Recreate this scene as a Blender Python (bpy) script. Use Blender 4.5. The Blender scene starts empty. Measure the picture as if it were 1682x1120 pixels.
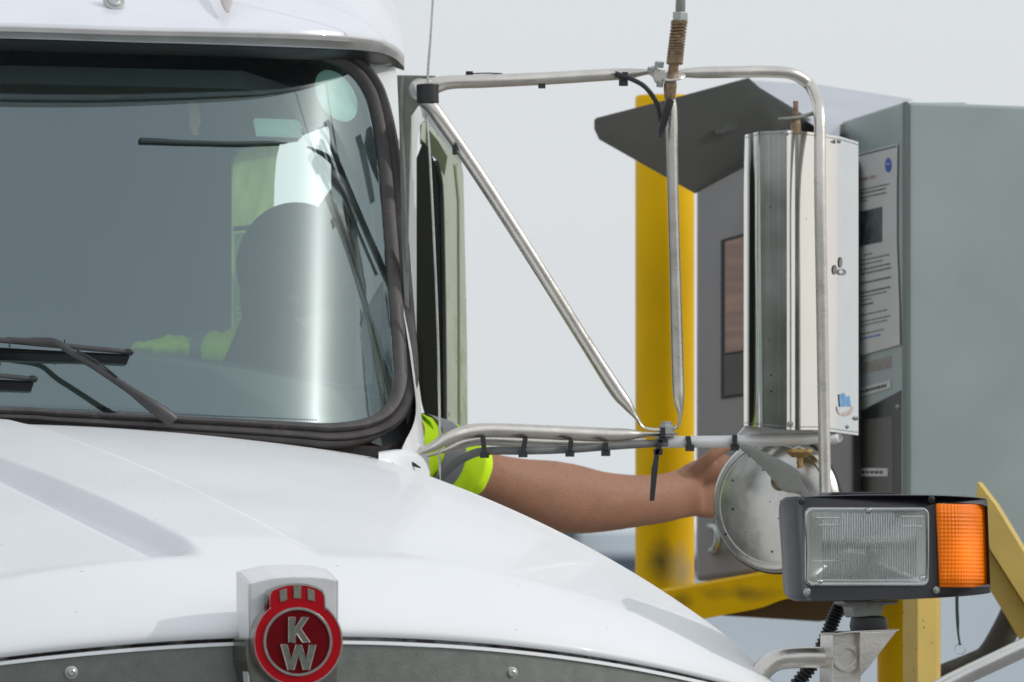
import bpy, bmesh, math, random
import numpy as np
from mathutils import Vector, Matrix
random.seed(4)
R = math.radians
scn = bpy.context.scene
# ------------------------------------------------------------------ camera
F = 15000.0                      # focal length in photo pixels (photo is 1682 px wide)
CZ, HY = 1.65, 1090.0            # eye height, row of the horizon
cam_d = bpy.data.cameras.new('camera')
cam = bpy.data.objects.new('camera', cam_d); scn.collection.objects.link(cam)
cam.location = (0, -15, CZ); cam.rotation_euler = (R(90), 0, 0)
cam_d.sensor_width = 36; cam_d.lens = 36*F/1682
cam_d.shift_y = (HY-560)/1682.0
cam_d.clip_start = 0.5; cam_d.clip_end = 3000
cam_d.dof.use_dof = True; cam_d.dof.focus_distance = 14.2; cam_d.dof.aperture_fstop = 14
scn.camera = cam
scn.view_settings.view_transform = 'Standard'; scn.view_settings.look = 'None'
scn.view_settings.gamma = 1; scn.view_settings.exposure = 0.10
scn.view_settings.use_curve_mapping = False
scn.cycles.max_bounces = 10; scn.cycles.transparent_max_bounces = 16
# ------------------------------------------------------------------ world and sun
SUN = Vector((0.8457, -0.0295, 0.533)).normalized()
SUN_EL = math.asin(SUN.z); SUN_AZ = math.atan2(SUN.x, SUN.y)
w = bpy.data.worlds.new('World'); scn.world = w; w.use_nodes = True
nt = w.node_tree; nt.nodes.clear()
wo = nt.nodes.new('ShaderNodeOutputWorld'); bg = nt.nodes.new('ShaderNodeBackground')
sky = nt.nodes.new('ShaderNodeTexSky'); sky.sky_type = 'NISHITA'; sky.sun_disc = False
sky.sun_elevation = SUN_EL; sky.sun_rotation = SUN_AZ; sky.dust_density = 3.0; sky.air_density = 1.0
mx = nt.nodes.new('ShaderNodeMix'); mx.data_type = 'RGBA'; mx.inputs['Factor'].default_value = 0.86
tc = nt.nodes.new('ShaderNodeTexCoord'); sx = nt.nodes.new('ShaderNodeSeparateXYZ')
cr = nt.nodes.new('ShaderNodeValToRGB')
nt.links.new(tc.outputs['Generated'], sx.inputs[0]); nt.links.new(sx.outputs['Z'], cr.inputs[0])
e = cr.color_ramp.elements
e[0].position = 0.0; e[0].color = (.70, .775, .82, 1)
e[1].position = 0.035; e[1].color = (.715, .745, .775, 1)
n_ = e.new(0.5); n_.color = (.80, .83, .865, 1)
n_ = e.new(1.0); n_.color = (.78, .82, .865, 1)
sc_ = nt.nodes.new('ShaderNodeVectorMath'); sc_.operation = 'SCALE'; sc_.inputs['Scale'].default_value = 10.2
nt.links.new(cr.outputs[0], sc_.inputs[0])
nt.links.new(sky.outputs[0], mx.inputs['A']); nt.links.new(sc_.outputs[0], mx.inputs['B'])
nt.links.new(mx.outputs['Result'], bg.inputs['Color']); bg.inputs['Strength'].default_value = 0.1
nt.links.new(bg.outputs[0], wo.inputs[0])
sd = bpy.data.lights.new('sun', 'SUN'); sd.energy = 1.15; sd.angle = R(1.0); sd.color = (1, .965, .91)
so = bpy.data.objects.new('sun', sd); scn.collection.objects.link(so)
so.rotation_euler = (-SUN).to_track_quat('-Z', 'Y').to_euler(); so.location = (20, 0, 20)

# ------------------------------------------------------------------ helpers
def P(px, py, D):
    return Vector(((px-841)*D/F, D-15, CZ+(HY-py)*D/F))
YAW = R(20); CA, SA = math.cos(YAW), math.sin(YAW)
OX, OY = (490-841)*13/F, -2.0     # middle of the truck's nose
def T(s, b, z):                   # truck frame: s sideways, b backwards
    return Vector((OX+s*CA-b*SA, OY+s*SA+b*CA, z))
def PB(px, py, b):                # point of the truck on the plane b metres behind its nose, seen at px, py
    k = (px-841)/F
    # X = k*D, D = Y+15 ; X=OX+s*CA-b*SA ; Y=OY+s*SA+b*CA
    s = (k*(OY+15+b*CA)-OX+b*SA)/(CA-k*SA)
    D = OY+15+s*SA+b*CA
    return P(px, py, D)
def PS(px, py, s):
    k = (px-841)/F
    b = (OX+s*CA-k*(OY+15+s*SA))/(SA+k*CA)
    return P(px, py, OY+15+s*SA+b*CA)
def sb(v):
    dx, dy = v.x-OX, v.y-OY
    return dx*CA+dy*SA, -dx*SA+dy*CA
BK = Vector((-SA, CA, 0)); LT = Vector((CA, SA, 0)); UP = Vector((0, 0, 1))

WL = {}
def empty(name, loc, label, cat, group=None):
    o = bpy.data.objects.new(name, None); scn.collection.objects.link(o)
    o.location = loc; WL[o.name] = Vector(loc); tag(o, label, cat, group); return o
def tag(o, label=None, cat=None, group=None, kind=None):
    if label: o['label'] = label
    if cat: o['category'] = cat
    if group: o['group'] = group
    if kind: o['kind'] = kind
    return o
def mk(name, verts, faces, mat, parent=None, smooth=True, bevel=0, sub=0, edges=()):
    verts = [Vector(v) for v in verts]
    c = Vector((0, 0, 0))
    for v in verts: c += v
    c /= max(1, len(verts))
    if parent is None: c.z = min(v.z for v in verts)
    me = bpy.data.meshes.new(name)
    me.from_pydata([v-c for v in verts], list(edges), faces)
    bm = bmesh.new(); bm.from_mesh(me); bmesh.ops.recalc_face_normals(bm, faces=bm.faces); bm.to_mesh(me); bm.free()
    me.materials.append(mat)
    if smooth:
        for p in me.polygons: p.use_smooth = True
    o = bpy.data.objects.new(name, me); scn.collection.objects.link(o)
    if parent is not None: o.parent = parent; o.location = c-WL[parent.name]
    else: o.location = c
    WL[o.name] = c
    if bevel:
        m = o.modifiers.new('bevel', 'BEVEL'); m.width = bevel; m.segments = 3; m.limit_method = 'ANGLE'; m.angle_limit = R(35)
        if smooth: 
            m.harden_normals = False
    if sub:
        m = o.modifiers.new('sub', 'SUBSURF'); m.levels = sub; m.render_levels = sub
    if smooth:
        try: me.set_sharp_from_angle(angle=R(38))
        except Exception: pass
    return o
class G:                                            # gathers shapes into one mesh
    def __init__(s): s.v = []; s.f = []
    def add(s, vf):
        v, f = vf; n = len(s.v); s.v += [Vector(x) for x in v]; s.f += [[i+n for i in q] for q in f]; return s
    def mk(s, name, mat, parent=None, **k): return mk(name, s.v, s.f, mat, parent, **k)
def grid(rows, closed=False):
    n = len(rows[0]); v = [p for r in rows for p in r]; f = []
    for i in range(len(rows)-1):
        for j in range(n if closed else n-1):
            k = (j+1) % n
            f.append([i*n+j, i*n+k, (i+1)*n+k, (i+1)*n+j])
    return v, f
def prism(pts, vec):
    n = len(pts); v = list(pts)+[Vector(p)+vec for p in pts]
    f = [list(range(n)), list(range(2*n-1, n-1, -1))]+[[i, (i+1) % n, n+(i+1) % n, n+i] for i in range(n)]
    return v, f
def box(c, ax, ay, az):
    c, ax, ay, az = map(Vector, (c, ax, ay, az))
    return prism([c-ax-ay-az, c+ax-ay-az, c+ax+ay-az, c-ax+ay-az], 2*az)
def spl(pts, n=8, closed=False):                    # Catmull-Rom through tuples
    pts = [np.array(p, float) for p in pts]; m = len(pts); out = []
    for i in range(m if closed else m-1):
        if closed: a, b, c, d = pts[(i-1) % m], pts[i], pts[(i+1) % m], pts[(i+2) % m]
        else: a, b, c, d = pts[max(0, i-1)], pts[i], pts[i+1], pts[min(m-1, i+2)]
        for k in range(n):
            t = k/n
            out.append(.5*((2*b)+(-a+c)*t+(2*a-5*b+4*c-d)*t*t+(-a+3*b-3*c+d)*t**3))
    if not closed: out.append(pts[-1])
    return out
def tube(pts, rad, seg=14, n=6, flat=None, hint=UP, cap=True):
    """pts world points; rad per point in metres, or (wide, thin) pairs with the thin side along hint"""
    rr = [(r, r) if not isinstance(r, (tuple, list)) else r for r in (rad if isinstance(rad, (list,)) else [rad]*len(pts))]
    data = [tuple(p)+tuple(r) for p, r in zip(pts, rr)]
    S = spl(data, n) if n > 1 else [np.array(d) for d in data]
    C = [Vector(s[:3]) for s in S]; rows = []
    prev = Vector(hint)
    for i, c in enumerate(C):
        t = (C[min(i+1, len(C)-1)]-C[max(i-1, 0)]).normalized()
        u = prev-t*prev.dot(t)
        if u.length < 1e-4: u = t.orthogonal()
        u.normalize(); prev = u; w_ = t.cross(u)
        a, b = max(S[i][3], 1e-5), max(S[i][4], 1e-5)
        rows.append([c+w_*math.cos(2*math.pi*k/seg)*a+u*math.sin(2*math.pi*k/seg)*b for k in range(seg)])
    v, f = grid(rows, True)
    if cap:
        f.append(list(range(seg))[::-1]); nn = len(rows)*seg; f.append(list(range(nn-seg, nn)))
    return v, f
def lathe(c, axis, prof, seg=32, up=UP):
    """prof: (radius, along axis)"""
    axis = Vector(axis).normalized(); u = axis.orthogonal().normalized() if abs(axis.dot(up)) > .95 else (up-axis*up.dot(axis)).normalized(); w_ = axis.cross(u)
    rows = [[Vector(c)+axis*h+(u*math.sin(2*math.pi*k/seg)+w_*math.cos(2*math.pi*k/seg))*max(r, 1e-5) for k in range(seg)] for r, h in prof]
    return grid(rows, True)
def blob(c, r, ax=None, seg=20, n=12):
    rows = []
    A = ax or (Vector((1, 0, 0)), Vector((0, 1, 0)), Vector((0, 0, 1)))
    for i in range(n+1):
        th = math.pi*i/n
        rows.append([Vector(c)+A[0]*r[0]*max(math.sin(th), 1e-4)*math.cos(2*math.pi*k/seg)+A[1]*r[1]*max(math.sin(th), 1e-4)*math.sin(2*math.pi*k/seg)+A[2]*r[2]*math.cos(th) for k in range(seg)])
    v, f = grid(rows, True); f.append(list(range(seg))[::-1]); f.append(list(range(n*seg, n*seg+seg))); return v, f
def rr(x0, y0, x1, y1, r, k=5):
    o = []
    for cx, cy, a0 in ((x1-r, y0+r, -90), (x1-r, y1-r, 0), (x0+r, y1-r, 90), (x0+r, y0+r, 180)):
        for i in range(k+1):
            a = R(a0+90*i/k); o.append((cx+r*math.cos(a), cy+r*math.sin(a)))
    return o

# ------------------------------------------------------------------ materials
def mat(name, col, rough=.5, metal=0, var=.06, scale=6, bump=0, bscale=60, coat=0, spec=.5, dirt=None, dirt_scale=12, dirt_amt=.5, sss=0, emit=None, stretch=None, rvar=.12, specks=None):
    m = bpy.data.materials.new(name); m.use_nodes = True; t = m.node_tree; L = t.links
    b = t.nodes['Principled BSDF']
    b.inputs['Roughness'].default_value = rough; b.inputs['Metallic'].default_value = metal
    b.inputs['Coat Weight'].default_value = coat; b.inputs['Coat Roughness'].default_value = .04
    b.inputs['Specular IOR Level'].default_value = spec
    co = t.nodes.new('ShaderNodeTexCoord'); mp = t.nodes.new('ShaderNodeMapping'); L.new(co.outputs['Object'], mp.inputs[0])
    if stretch: mp.inputs['Scale'].default_value = stretch
    nz = t.nodes.new('ShaderNodeTexNoise'); nz.inputs['Scale'].default_value = scale; nz.inputs['Detail'].default_value = 6
    L.new(mp.outputs[0], nz.inputs[0])
    r = t.nodes.new('ShaderNodeMapRange'); r.inputs['From Min'].default_value = .3; r.inputs['From Max'].default_value = .7
    r.inputs['To Min'].default_value = 1-var; r.inputs['To Max'].default_value = 1+var; L.new(nz.outputs[0], r.inputs[0])
    v = t.nodes.new('ShaderNodeVectorMath'); v.operation = 'SCALE'; v.inputs[0].default_value = col[:3]; L.new(r.outputs[0], v.inputs['Scale'])
    out = v.outputs[0]
    def over(sock, c2, fac):
        x = t.nodes.new('ShaderNodeMix'); x.data_type = 'RGBA'; L.new(fac, x.inputs['Factor']); L.new(sock, x.inputs['A'])
        x.inputs['B'].default_value = (*c2, 1); return x.outputs['Result']
    if dirt:
        d = t.nodes.new('ShaderNodeTexNoise'); d.inputs['Scale'].default_value = dirt_scale; d.inputs['Detail'].default_value = 8; d.inputs['Roughness'].default_value = .7
        L.new(mp.outputs[0], d.inputs[0])
        q = t.nodes.new('ShaderNodeMapRange'); q.inputs['From Min'].default_value = 1-dirt_amt; q.inputs['From Max'].default_value = 1-dirt_amt+.18; L.new(d.outputs[0], q.inputs[0])
        out = over(out, dirt, q.outputs[0])
    if specks:
        vo = t.nodes.new('ShaderNodeTexVoronoi'); vo.inputs['Scale'].default_value = specks[0]; L.new(co.outputs['Object'], vo.inputs[0])
        sn = t.nodes.new('ShaderNodeSeparateColor'); L.new(vo.outputs['Color'], sn.inputs[0])
        th = t.nodes.new('ShaderNodeMath'); th.operation = 'MULTIPLY'; th.inputs[1].default_value = specks[1]; L.new(sn.outputs[0], th.inputs[0])
        lt = t.nodes.new('ShaderNodeMath'); lt.operation = 'LESS_THAN'; L.new(vo.outputs['Distance'], lt.inputs[0]); L.new(th.outputs[0], lt.inputs[1])
        g2 = t.nodes.new('ShaderNodeMath'); g2.operation = 'GREATER_THAN'; g2.inputs[1].default_value = specks[2]; L.new(sn.outputs[1], g2.inputs[0])
        ml = t.nodes.new('ShaderNodeMath'); ml.operation = 'MULTIPLY'; L.new(lt.outputs[0], ml.inputs[0]); L.new(g2.outputs[0], ml.inputs[1])
        out = over(out, specks[3], ml.outputs[0])
    L.new(out, b.inputs['Base Color'])
    if rvar:
        r2 = t.nodes.new('ShaderNodeMapRange'); r2.inputs['To Min'].default_value = max(0, rough*(1-rvar*2)); r2.inputs['To Max'].default_value = min(1, rough*(1+rvar*2)); L.new(nz.outputs[0], r2.inputs[0]); L.new(r2.outputs[0], b.inputs['Roughness'])
    if bump:
        n2 = t.nodes.new('ShaderNodeTexNoise'); n2.inputs['Scale'].default_value = bscale; n2.inputs['Detail'].default_value = 4; L.new(mp.outputs[0], n2.inputs[0])
        bp = t.nodes.new('ShaderNodeBump'); bp.inputs['Strength'].default_value = bump; bp.inputs['Distance'].default_value = .002
        L.new(n2.outputs[0], bp.inputs['Height']); L.new(bp.outputs[0], b.inputs['Normal'])
    if sss:
        b.inputs['Subsurface Weight'].default_value = sss; b.inputs['Subsurface Radius'].default_value = (.01, .004, .002); b.inputs['Subsurface Scale'].default_value = 1
    if emit:
        b.inputs['Emission Color'].default_value = (*emit[0], 1); b.inputs['Emission Strength'].default_value = emit[1]
    return m
def glassmat(name, tint, refl, rough=0.02, bumpnode=None, rcol=(1, 1, 1)):
    m = bpy.data.materials.new(name); m.use_nodes = True; t = m.node_tree; L = t.links; t.nodes.clear()
    o = t.nodes.new('ShaderNodeOutputMaterial'); tr = t.nodes.new('ShaderNodeBsdfTransparent'); tr.inputs[0].default_value = (*tint, 1)
    gl = t.nodes.new('ShaderNodeBsdfGlossy'); gl.inputs['Roughness'].default_value = rough; gl.inputs['Color'].default_value = (*rcol, 1)
    lw = t.nodes.new('ShaderNodeFresnel'); lw.inputs[0].default_value = 1.5
    ad = t.nodes.new('ShaderNodeMath'); ad.operation = 'ADD'; ad.inputs[1].default_value = refl; ad.use_clamp = True; L.new(lw.outputs[0], ad.inputs[0])
    x = t.nodes.new('ShaderNodeMixShader'); L.new(ad.outputs[0], x.inputs[0]); L.new(tr.outputs[0], x.inputs[1]); L.new(gl.outputs[0], x.inputs[2])
    L.new(x.outputs[0], o.inputs[0])
    return m, t, gl, tr, x, o
M = {}
M['white'] = mat('white_paint', (.80, .815, .83), .42, coat=.12, spec=.25, var=.02, scale=3, specks=(30, .055, .62, (.14, .12, .10)), bump=.03, bscale=9)
M['visor'] = mat('visor_paint', (.74, .75, .80), .3, coat=.4, var=.05, scale=5, dirt=(.62, .57, .55), dirt_scale=9, dirt_amt=.36, specks=(40, .1, .72, (.35, .32, .33)))
M['pillar'] = mat('pillar_paint', (.76, .78, .78), .35, coat=.4, var=.04, scale=8, specks=(60, .1, .8, (.3, .3, .28)))
M['steel'] = mat('stainless', (.70, .69, .66), .26, 1, var=.08, scale=14, bump=.12, bscale=120, dirt=(.42, .38, .32), dirt_scale=40, dirt_amt=.38, rvar=.3)
M['alu'] = mat('tube_aluminium', (.66, .63, .58), .30, .9, var=.08, scale=30, bump=.15, bscale=200, dirt=(.40, .35, .28), dirt_scale=60, dirt_amt=.37, rvar=.2)
M['mirror'] = mat('polished_steel', (.76, .76, .75), .10, 1, var=.03, scale=10, specks=(45, .1, .6, (.1, .08, .07)), rvar=.3)
M['dish'] = mat('dish_steel', (.60, .595, .57), .27, 1, var=.14, scale=16, bump=.35, bscale=14, specks=(75, .24, .62, (.07, .06, .05)), dirt=(.42, .38, .33), dirt_scale=14, dirt_amt=.42, rvar=.5)
M['band'] = mat('galvanised_band', (.175, .19, .175), .42, .8, var=.10, scale=50, bump=.15, bscale=260, specks=(260, .25, .75, (.27, .28, .27)))
M['rubber'] = mat('rubber_seal', (.062, .055, .055), .55, var=.25, scale=22, bump=.3, bscale=60, dirt=(.16, .14, .13), dirt_scale=45, dirt_amt=.42)
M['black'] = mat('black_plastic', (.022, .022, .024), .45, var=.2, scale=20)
M['blade'] = mat('wiper_paint', (.05, .048, .05), .42, var=.25, scale=30, dirt=(.13, .12, .12), dirt_scale=50, dirt_amt=.38)
M['housing'] = mat('housing_plastic', (.036, .037, .043), .48, var=.12, scale=16, bump=.15, bscale=300)
M['grime'] = mat('bracket_grey', (.23, .235, .21), .5, .35, var=.15, scale=20, bump=.2, bscale=60, dirt=(.12, .11, .09), dirt_scale=25, dirt_amt=.45)
M['rust'] = mat('rusty_steel', (.27, .185, .11), .45, .6, var=.3, scale=120, bump=.3, bscale=200, dirt=(.45, .42, .36), dirt_scale=70, dirt_amt=.48)
M['zinc'] = mat('zinc_bolt', (.45, .47, .46), .38, .85, var=.15, scale=60, dirt=(.3, .24, .16), dirt_scale=80, dirt_amt=.42)
M['brass'] = mat('yellow_zinc_stud', (.50, .34, .13), .42, .8, var=.2, scale=90)
M['conduit'] = mat('grey_conduit', (.17, .175, .17), .5, var=.12, scale=30)
M['doorw'] = mat('door_paint', (.70, .74, .72), .38, coat=.3, var=.04, scale=8)
M['cream'] = mat('grimy_jamb_paint', (.47, .52, .42), .45, var=.08, scale=6, dirt=(.27, .30, .17), dirt_scale=5, dirt_amt=.46, specks=(60, .25, .78, (.14, .12, .06)))
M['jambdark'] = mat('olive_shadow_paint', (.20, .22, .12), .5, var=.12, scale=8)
M['inner'] = mat('cab_trim', (.27, .285, .30), .8, var=.1, scale=4)
M['dash'] = mat('dashboard_plastic', (.12, .14, .14), .7, var=.08, scale=10, bump=.2, bscale=200)
M['yellow'] = mat('yellow_enamel', (.86, .50, .0), .6, coat=.0, spec=.15, var=.09, scale=6, dirt=(.62, .37, .0), dirt_scale=7, dirt_amt=.34, bump=.05, bscale=30)
M['oldyellow'] = mat('faded_yellow', (.68, .48, .12), .5, var=.07, scale=14, dirt=(.40, .27, .08), dirt_scale=22, dirt_amt=.34, specks=(120, .3, .8, (.25, .14, .06)))
M['cab1'] = mat('kiosk_grey', (.285, .275, .27), .5, .1, var=.05, scale=8, bump=.06, bscale=150)
M['cab2'] = mat('cabinet_grey', (.37, .435, .42), .46, .1, var=.07, scale=5, bump=.06, bscale=150)
M['cab2s'] = M['cab2']
M['canopyc'] = mat('canopy_steel', (.20, .21, .20), .42, .3, var=.08, scale=8)
M['roofc'] = mat('roof_sheet', (.50, .52, .56), .5, .2, var=.05, scale=8)
M['paper'] = mat('notice_paper', (.60, .60, .58), .7, var=.03, scale=8)
M['ink'] = mat('ink', (.05, .05, .06), .7)
M['redink'] = mat('red_ink', (.30, .05, .06), .7)
M['blueink'] = mat('blue_ink', (.05, .12, .42), .7)
M['red'] = mat('emblem_red', (.40, .001, .008), .35, coat=.08, spec=.18, var=.05, scale=20, rvar=.1)
M['dred'] = mat('emblem_dark_red', (.13, .0, .003), .4, coat=.0, spec=.12, var=.08, scale=40)
M['chrome'] = mat('emblem_silver', (.38, .39, .37), .3, .9, var=.12, scale=90)
M['chromeb'] = mat('emblem_bracket', (.74, .74, .75), .3, .35, var=.06, scale=20, coat=.3, dirt=(.5, .45, .42), dirt_scale=18, dirt_amt=.34)
M['skin'] = mat('skin', (.37, .185, .115), .55, var=.07, scale=25, bump=.45, bscale=320, dirt=(.31, .145, .085), dirt_scale=40, dirt_amt=.42, sss=.12, spec=.35)
M['hivis'] = mat('hi_vis_cloth', (.74, 1.12, .002), .8, var=.07, scale=14, bump=.3, bscale=300)
M['tape'] = mat('reflective_tape', (.24, .25, .26), .45, .1, var=.06, scale=40)
M['hair'] = mat('dark_cloth', (.035, .036, .04), .85, var=.2, scale=50)
M['amber'] = mat('amber_lens', (.95, .20, .0), .35, coat=.06, spec=.25, var=.05, scale=30)
M['leaf'] = mat('foliage', (.07, .085, .065), .9, var=.5, scale=.6)
M['concrete'] = mat('yard_asphalt', (.24, .24, .235), .85, var=.12, scale=.6, bump=.3, bscale=8, dirt=(.09, .09, .088), dirt_scale=.4, dirt_amt=.46)
M['far'] = mat('pale_cladding', (.74, .82, .88), .6, var=.05, scale=.4)
M['fardark'] = mat('far_dark', (.10, .13, .16), .7, var=.1, scale=.6)
M['tyre'] = mat('tyre_rubber', (.03, .03, .03), .8)
M['ply'] = mat('plywood', (.36, .24, .19), .6, var=.22, scale=5, stretch=(1, 1, 12))
M['screen'] = mat('black_screen', (.02, .023, .022), .18, var=.1, scale=10)
M['panel'] = mat('terminal_panel', (.085, .08, .072), .35, var=.15, scale=10)
M['bluep'] = mat('blue_sticker', (.16, .36, .60), .5, var=.3, scale=120)
M['orange'] = mat('orange_air_freshener', (.95, .55, .28), .6, var=.15, scale=30)
M['gasketdust'] = M['rubber']
def stain(m, ob, pos, rad, col, soft=.5):          # a grease or dirt stain at a place on the object's surface
    t = m.node_tree; L = t.links; b = t.nodes['Principled BSDF']; src = b.inputs['Base Color'].links[0].from_socket
    co = t.nodes.new('ShaderNodeTexCoord'); sb_ = t.nodes.new('ShaderNodeVectorMath'); sb_.operation = 'SUBTRACT'; sb_.inputs[1].default_value = Vector(pos)-WL[ob.name]
    L.new(co.outputs['Object'], sb_.inputs[0]); dv = t.nodes.new('ShaderNodeVectorMath'); dv.operation = 'DIVIDE'; dv.inputs[1].default_value = rad; L.new(sb_.outputs[0], dv.inputs[0])
    nz = t.nodes.new('ShaderNodeTexNoise'); nz.inputs['Scale'].default_value = 25; L.new(co.outputs['Object'], nz.inputs[0])
    ln = t.nodes.new('ShaderNodeVectorMath'); ln.operation = 'LENGTH'; L.new(dv.outputs[0], ln.inputs[0])
    ad = t.nodes.new('ShaderNodeMath'); ad.operation = 'ADD'; L.new(ln.outputs['Value'], ad.inputs[0]); L.new(nz.outputs[0], ad.inputs[1])
    mr_ = t.nodes.new('ShaderNodeMapRange'); mr_.inputs['From Min'].default_value = 1.5; mr_.inputs['From Max'].default_value = 1.5-soft*2; mr_.inputs['To Max'].default_value = .85; L.new(ad.outputs[0], mr_.inputs[0])
    x = t.nodes.new('ShaderNodeMix'); x.data_type = 'RGBA'; L.new(mr_.outputs[0], x.inputs['Factor']); L.new(src, x.inputs['A']); x.inputs['B'].default_value = (*col, 1)
    L.new(x.outputs['Result'], b.inputs['Base Color'])
# translucent papers on the side window
def translucent(name, col, t_=.6):
    m = bpy.data.materials.new(name); m.use_nodes = True; t = m.node_tree; L = t.links; t.nodes.clear()
    o = t.nodes.new('ShaderNodeOutputMaterial'); a = t.nodes.new('ShaderNodeBsdfTranslucent'); d = t.nodes.new('ShaderNodeBsdfDiffuse')
    n = t.nodes.new('ShaderNodeTexNoise'); n.inputs['Scale'].default_value = 16
    co = t.nodes.new('ShaderNodeTexCoord'); L.new(co.outputs['Object'], n.inputs[0])
    r = t.nodes.new('ShaderNodeMapRange'); r.inputs['To Min'].default_value = .75; r.inputs['To Max'].default_value = 1.2; L.new(n.outputs[0], r.inputs[0])
    v = t.nodes.new('ShaderNodeVectorMath'); v.operation = 'SCALE'; v.inputs[0].default_value = col; L.new(r.outputs[0], v.inputs['Scale'])
    L.new(v.outputs[0], a.inputs[0]); L.new(v.outputs[0], d.inputs[0])
    x = t.nodes.new('ShaderNodeMixShader'); x.inputs[0].default_value = t_; L.new(d.outputs[0], x.inputs[1]); L.new(a.outputs[0], x.inputs[2]); L.new(x.outputs[0], o.inputs[0])
    return m
M['paperg'] = translucent('green_sheet', (.74, .86, .52)); M['paperw'] = translucent('pale_sheet', (.80, .92, .84))
M['stk'] = translucent('teal_sticker', (.80, 1.0, .95), .35)
M['lilac'] = translucent('lilac_card', (.42, .44, .47), .5)
# windscreen
M['glass'], t, gl, tr, x, o_ = glassmat('windscreen_glass', (.84, .97, .91), .16, .035, rcol=(.76, .96, 1))
g2_ = t.nodes.new('ShaderNodeBsdfGlossy'); g2_.inputs['Roughness'].default_value = .23; g2_.inputs['Color'].default_value = (.85, .95, .97, 1)
x2_ = t.nodes.new('ShaderNodeMixShader'); x2_.inputs[0].default_value = .065
t.links.new(gl.outputs[0], x2_.inputs[1]); t.links.new(g2_.outputs[0], x2_.inputs[2]); t.links.new(x2_.outputs[0], x.inputs[2])
M['clear'], *_ = glassmat('clear_glass', (.86, .9, .88), .30, .12)
M['darkglass'] = mat('dark_glass', (.010, .012, .009), .8, var=.2, scale=6, spec=.03)
# fluted headlamp lens
M['lens'], t, gl, tr, x, o_ = glassmat('headlamp_glass', (.97, .98, .97), .10, .12)
def flutes(t, targets, sx_, sz_, strength=.5, dist=.002, axis=True):
    L = t.links; co = t.nodes.new('ShaderNodeTexCoord'); mp = t.nodes.new('ShaderNodeMapping'); L.new(co.outputs['Object'], mp.inputs[0])
    mp.inputs['Rotation'].default_value = (0, 0, -YAW)
    a = t.nodes.new('ShaderNodeTexWave'); a.bands_direction = 'X'; a.inputs['Scale'].default_value = sx_; L.new(mp.outputs[0], a.inputs[0])
    h = a.outputs[0]
    if sz_:
        b = t.nodes.new('ShaderNodeTexWave'); b.bands_direction = 'Z'; b.inputs['Scale'].default_value = sz_; L.new(mp.outputs[0], b.inputs[0])
        m_ = t.nodes.new('ShaderNodeMath'); m_.operation = 'ADD'; L.new(a.outputs[0], m_.inputs[0]); L.new(b.outputs[0], m_.inputs[1]); h = m_.outputs[0]
    bp = t.nodes.new('ShaderNodeBump'); bp.inputs['Strength'].default_value = strength; bp.inputs['Distance'].default_value = dist
    L.new(h, bp.inputs['Height'])
    for q in targets: L.new(bp.outputs[0], q)
flutes(t, [gl.inputs['Normal']], 60, 0, 1, .003)
flutes(M['amber'].node_tree, [M['amber'].node_tree.nodes['Principled BSDF'].inputs['Normal']], 54, 54, .55, .0012)
M['refl'] = mat('lamp_reflector', (.94, .96, .94), .42, 1, var=.05, scale=20)

# ================================================================== SETTING
g = G(); g.add(([(-900, -400, 0), (900, -400, 0), (900, 1500, 0), (-900, 1500, 0)], [[0, 1, 2, 3]]))
tag(g.mk('ground', M['concrete'], smooth=False), kind='structure')
wh = empty('warehouse', (2, 150, 0), 'pale blurred warehouse far away beyond the yard under the arm', 'building')
def wz(py, D): return CZ+(HY-py)*D/F
zt = wz(872, 165)
G().add(box((7, 155, zt/2), (11.5, 0, 0), (0, 5, 0), (0, 0, zt/2))).mk('wall', M['far'], wh, smooth=False)
G().add(box((5, 149.95, wz(928, 165)), (8.5, 0, 0), (0, .03, 0), (0, 0, .17))).mk('window_band', M['fardark'], wh, smooth=False)
G().add(box((.6, 149.8, zt+.05), (.6, 0, 0), (0, .4, 0), (0, 0, .22))).add(box((-.2, 149.8, zt-.1), (.35, 0, 0), (0, .4, 0), (0, 0, .1))).mk('roof_vent', M['fardark'], wh, smooth=False)
# unseen trees added behind the camera to darken the reflections in the steel
g = G(); rnd = random.Random(7)
for i in range(520):
    a = R(-205+i*.33); rr_ = rnd.uniform(66, 74); h = rnd.uniform(6.0, 7.6)
    if math.sin(a) > .35: continue
    cx, cy = rr_*math.cos(a), -15+rr_*math.sin(a)
    v, f = blob((cx, cy, h*.45), (rnd.uniform(2.2, 4.2), rnd.uniform(2.2, 4.2), h*.6), seg=12, n=8)
    v = [q+Vector((rnd.uniform(-.5, .5), rnd.uniform(-.5, .5), rnd.uniform(-.5, .5))) for q in v]
    g.add((v, f))
tag(g.mk('reflection_trees', M['leaf'], smooth=False), 'unseen line of trees added behind the camera to darken steel reflections', 'trees', kind='stuff')

# ================================================================== TRUCK
truck = empty('truck', T(0, 1.2, 0), 'white semi truck with red emblem on its nose, seen close from the front', 'truck')
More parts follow.
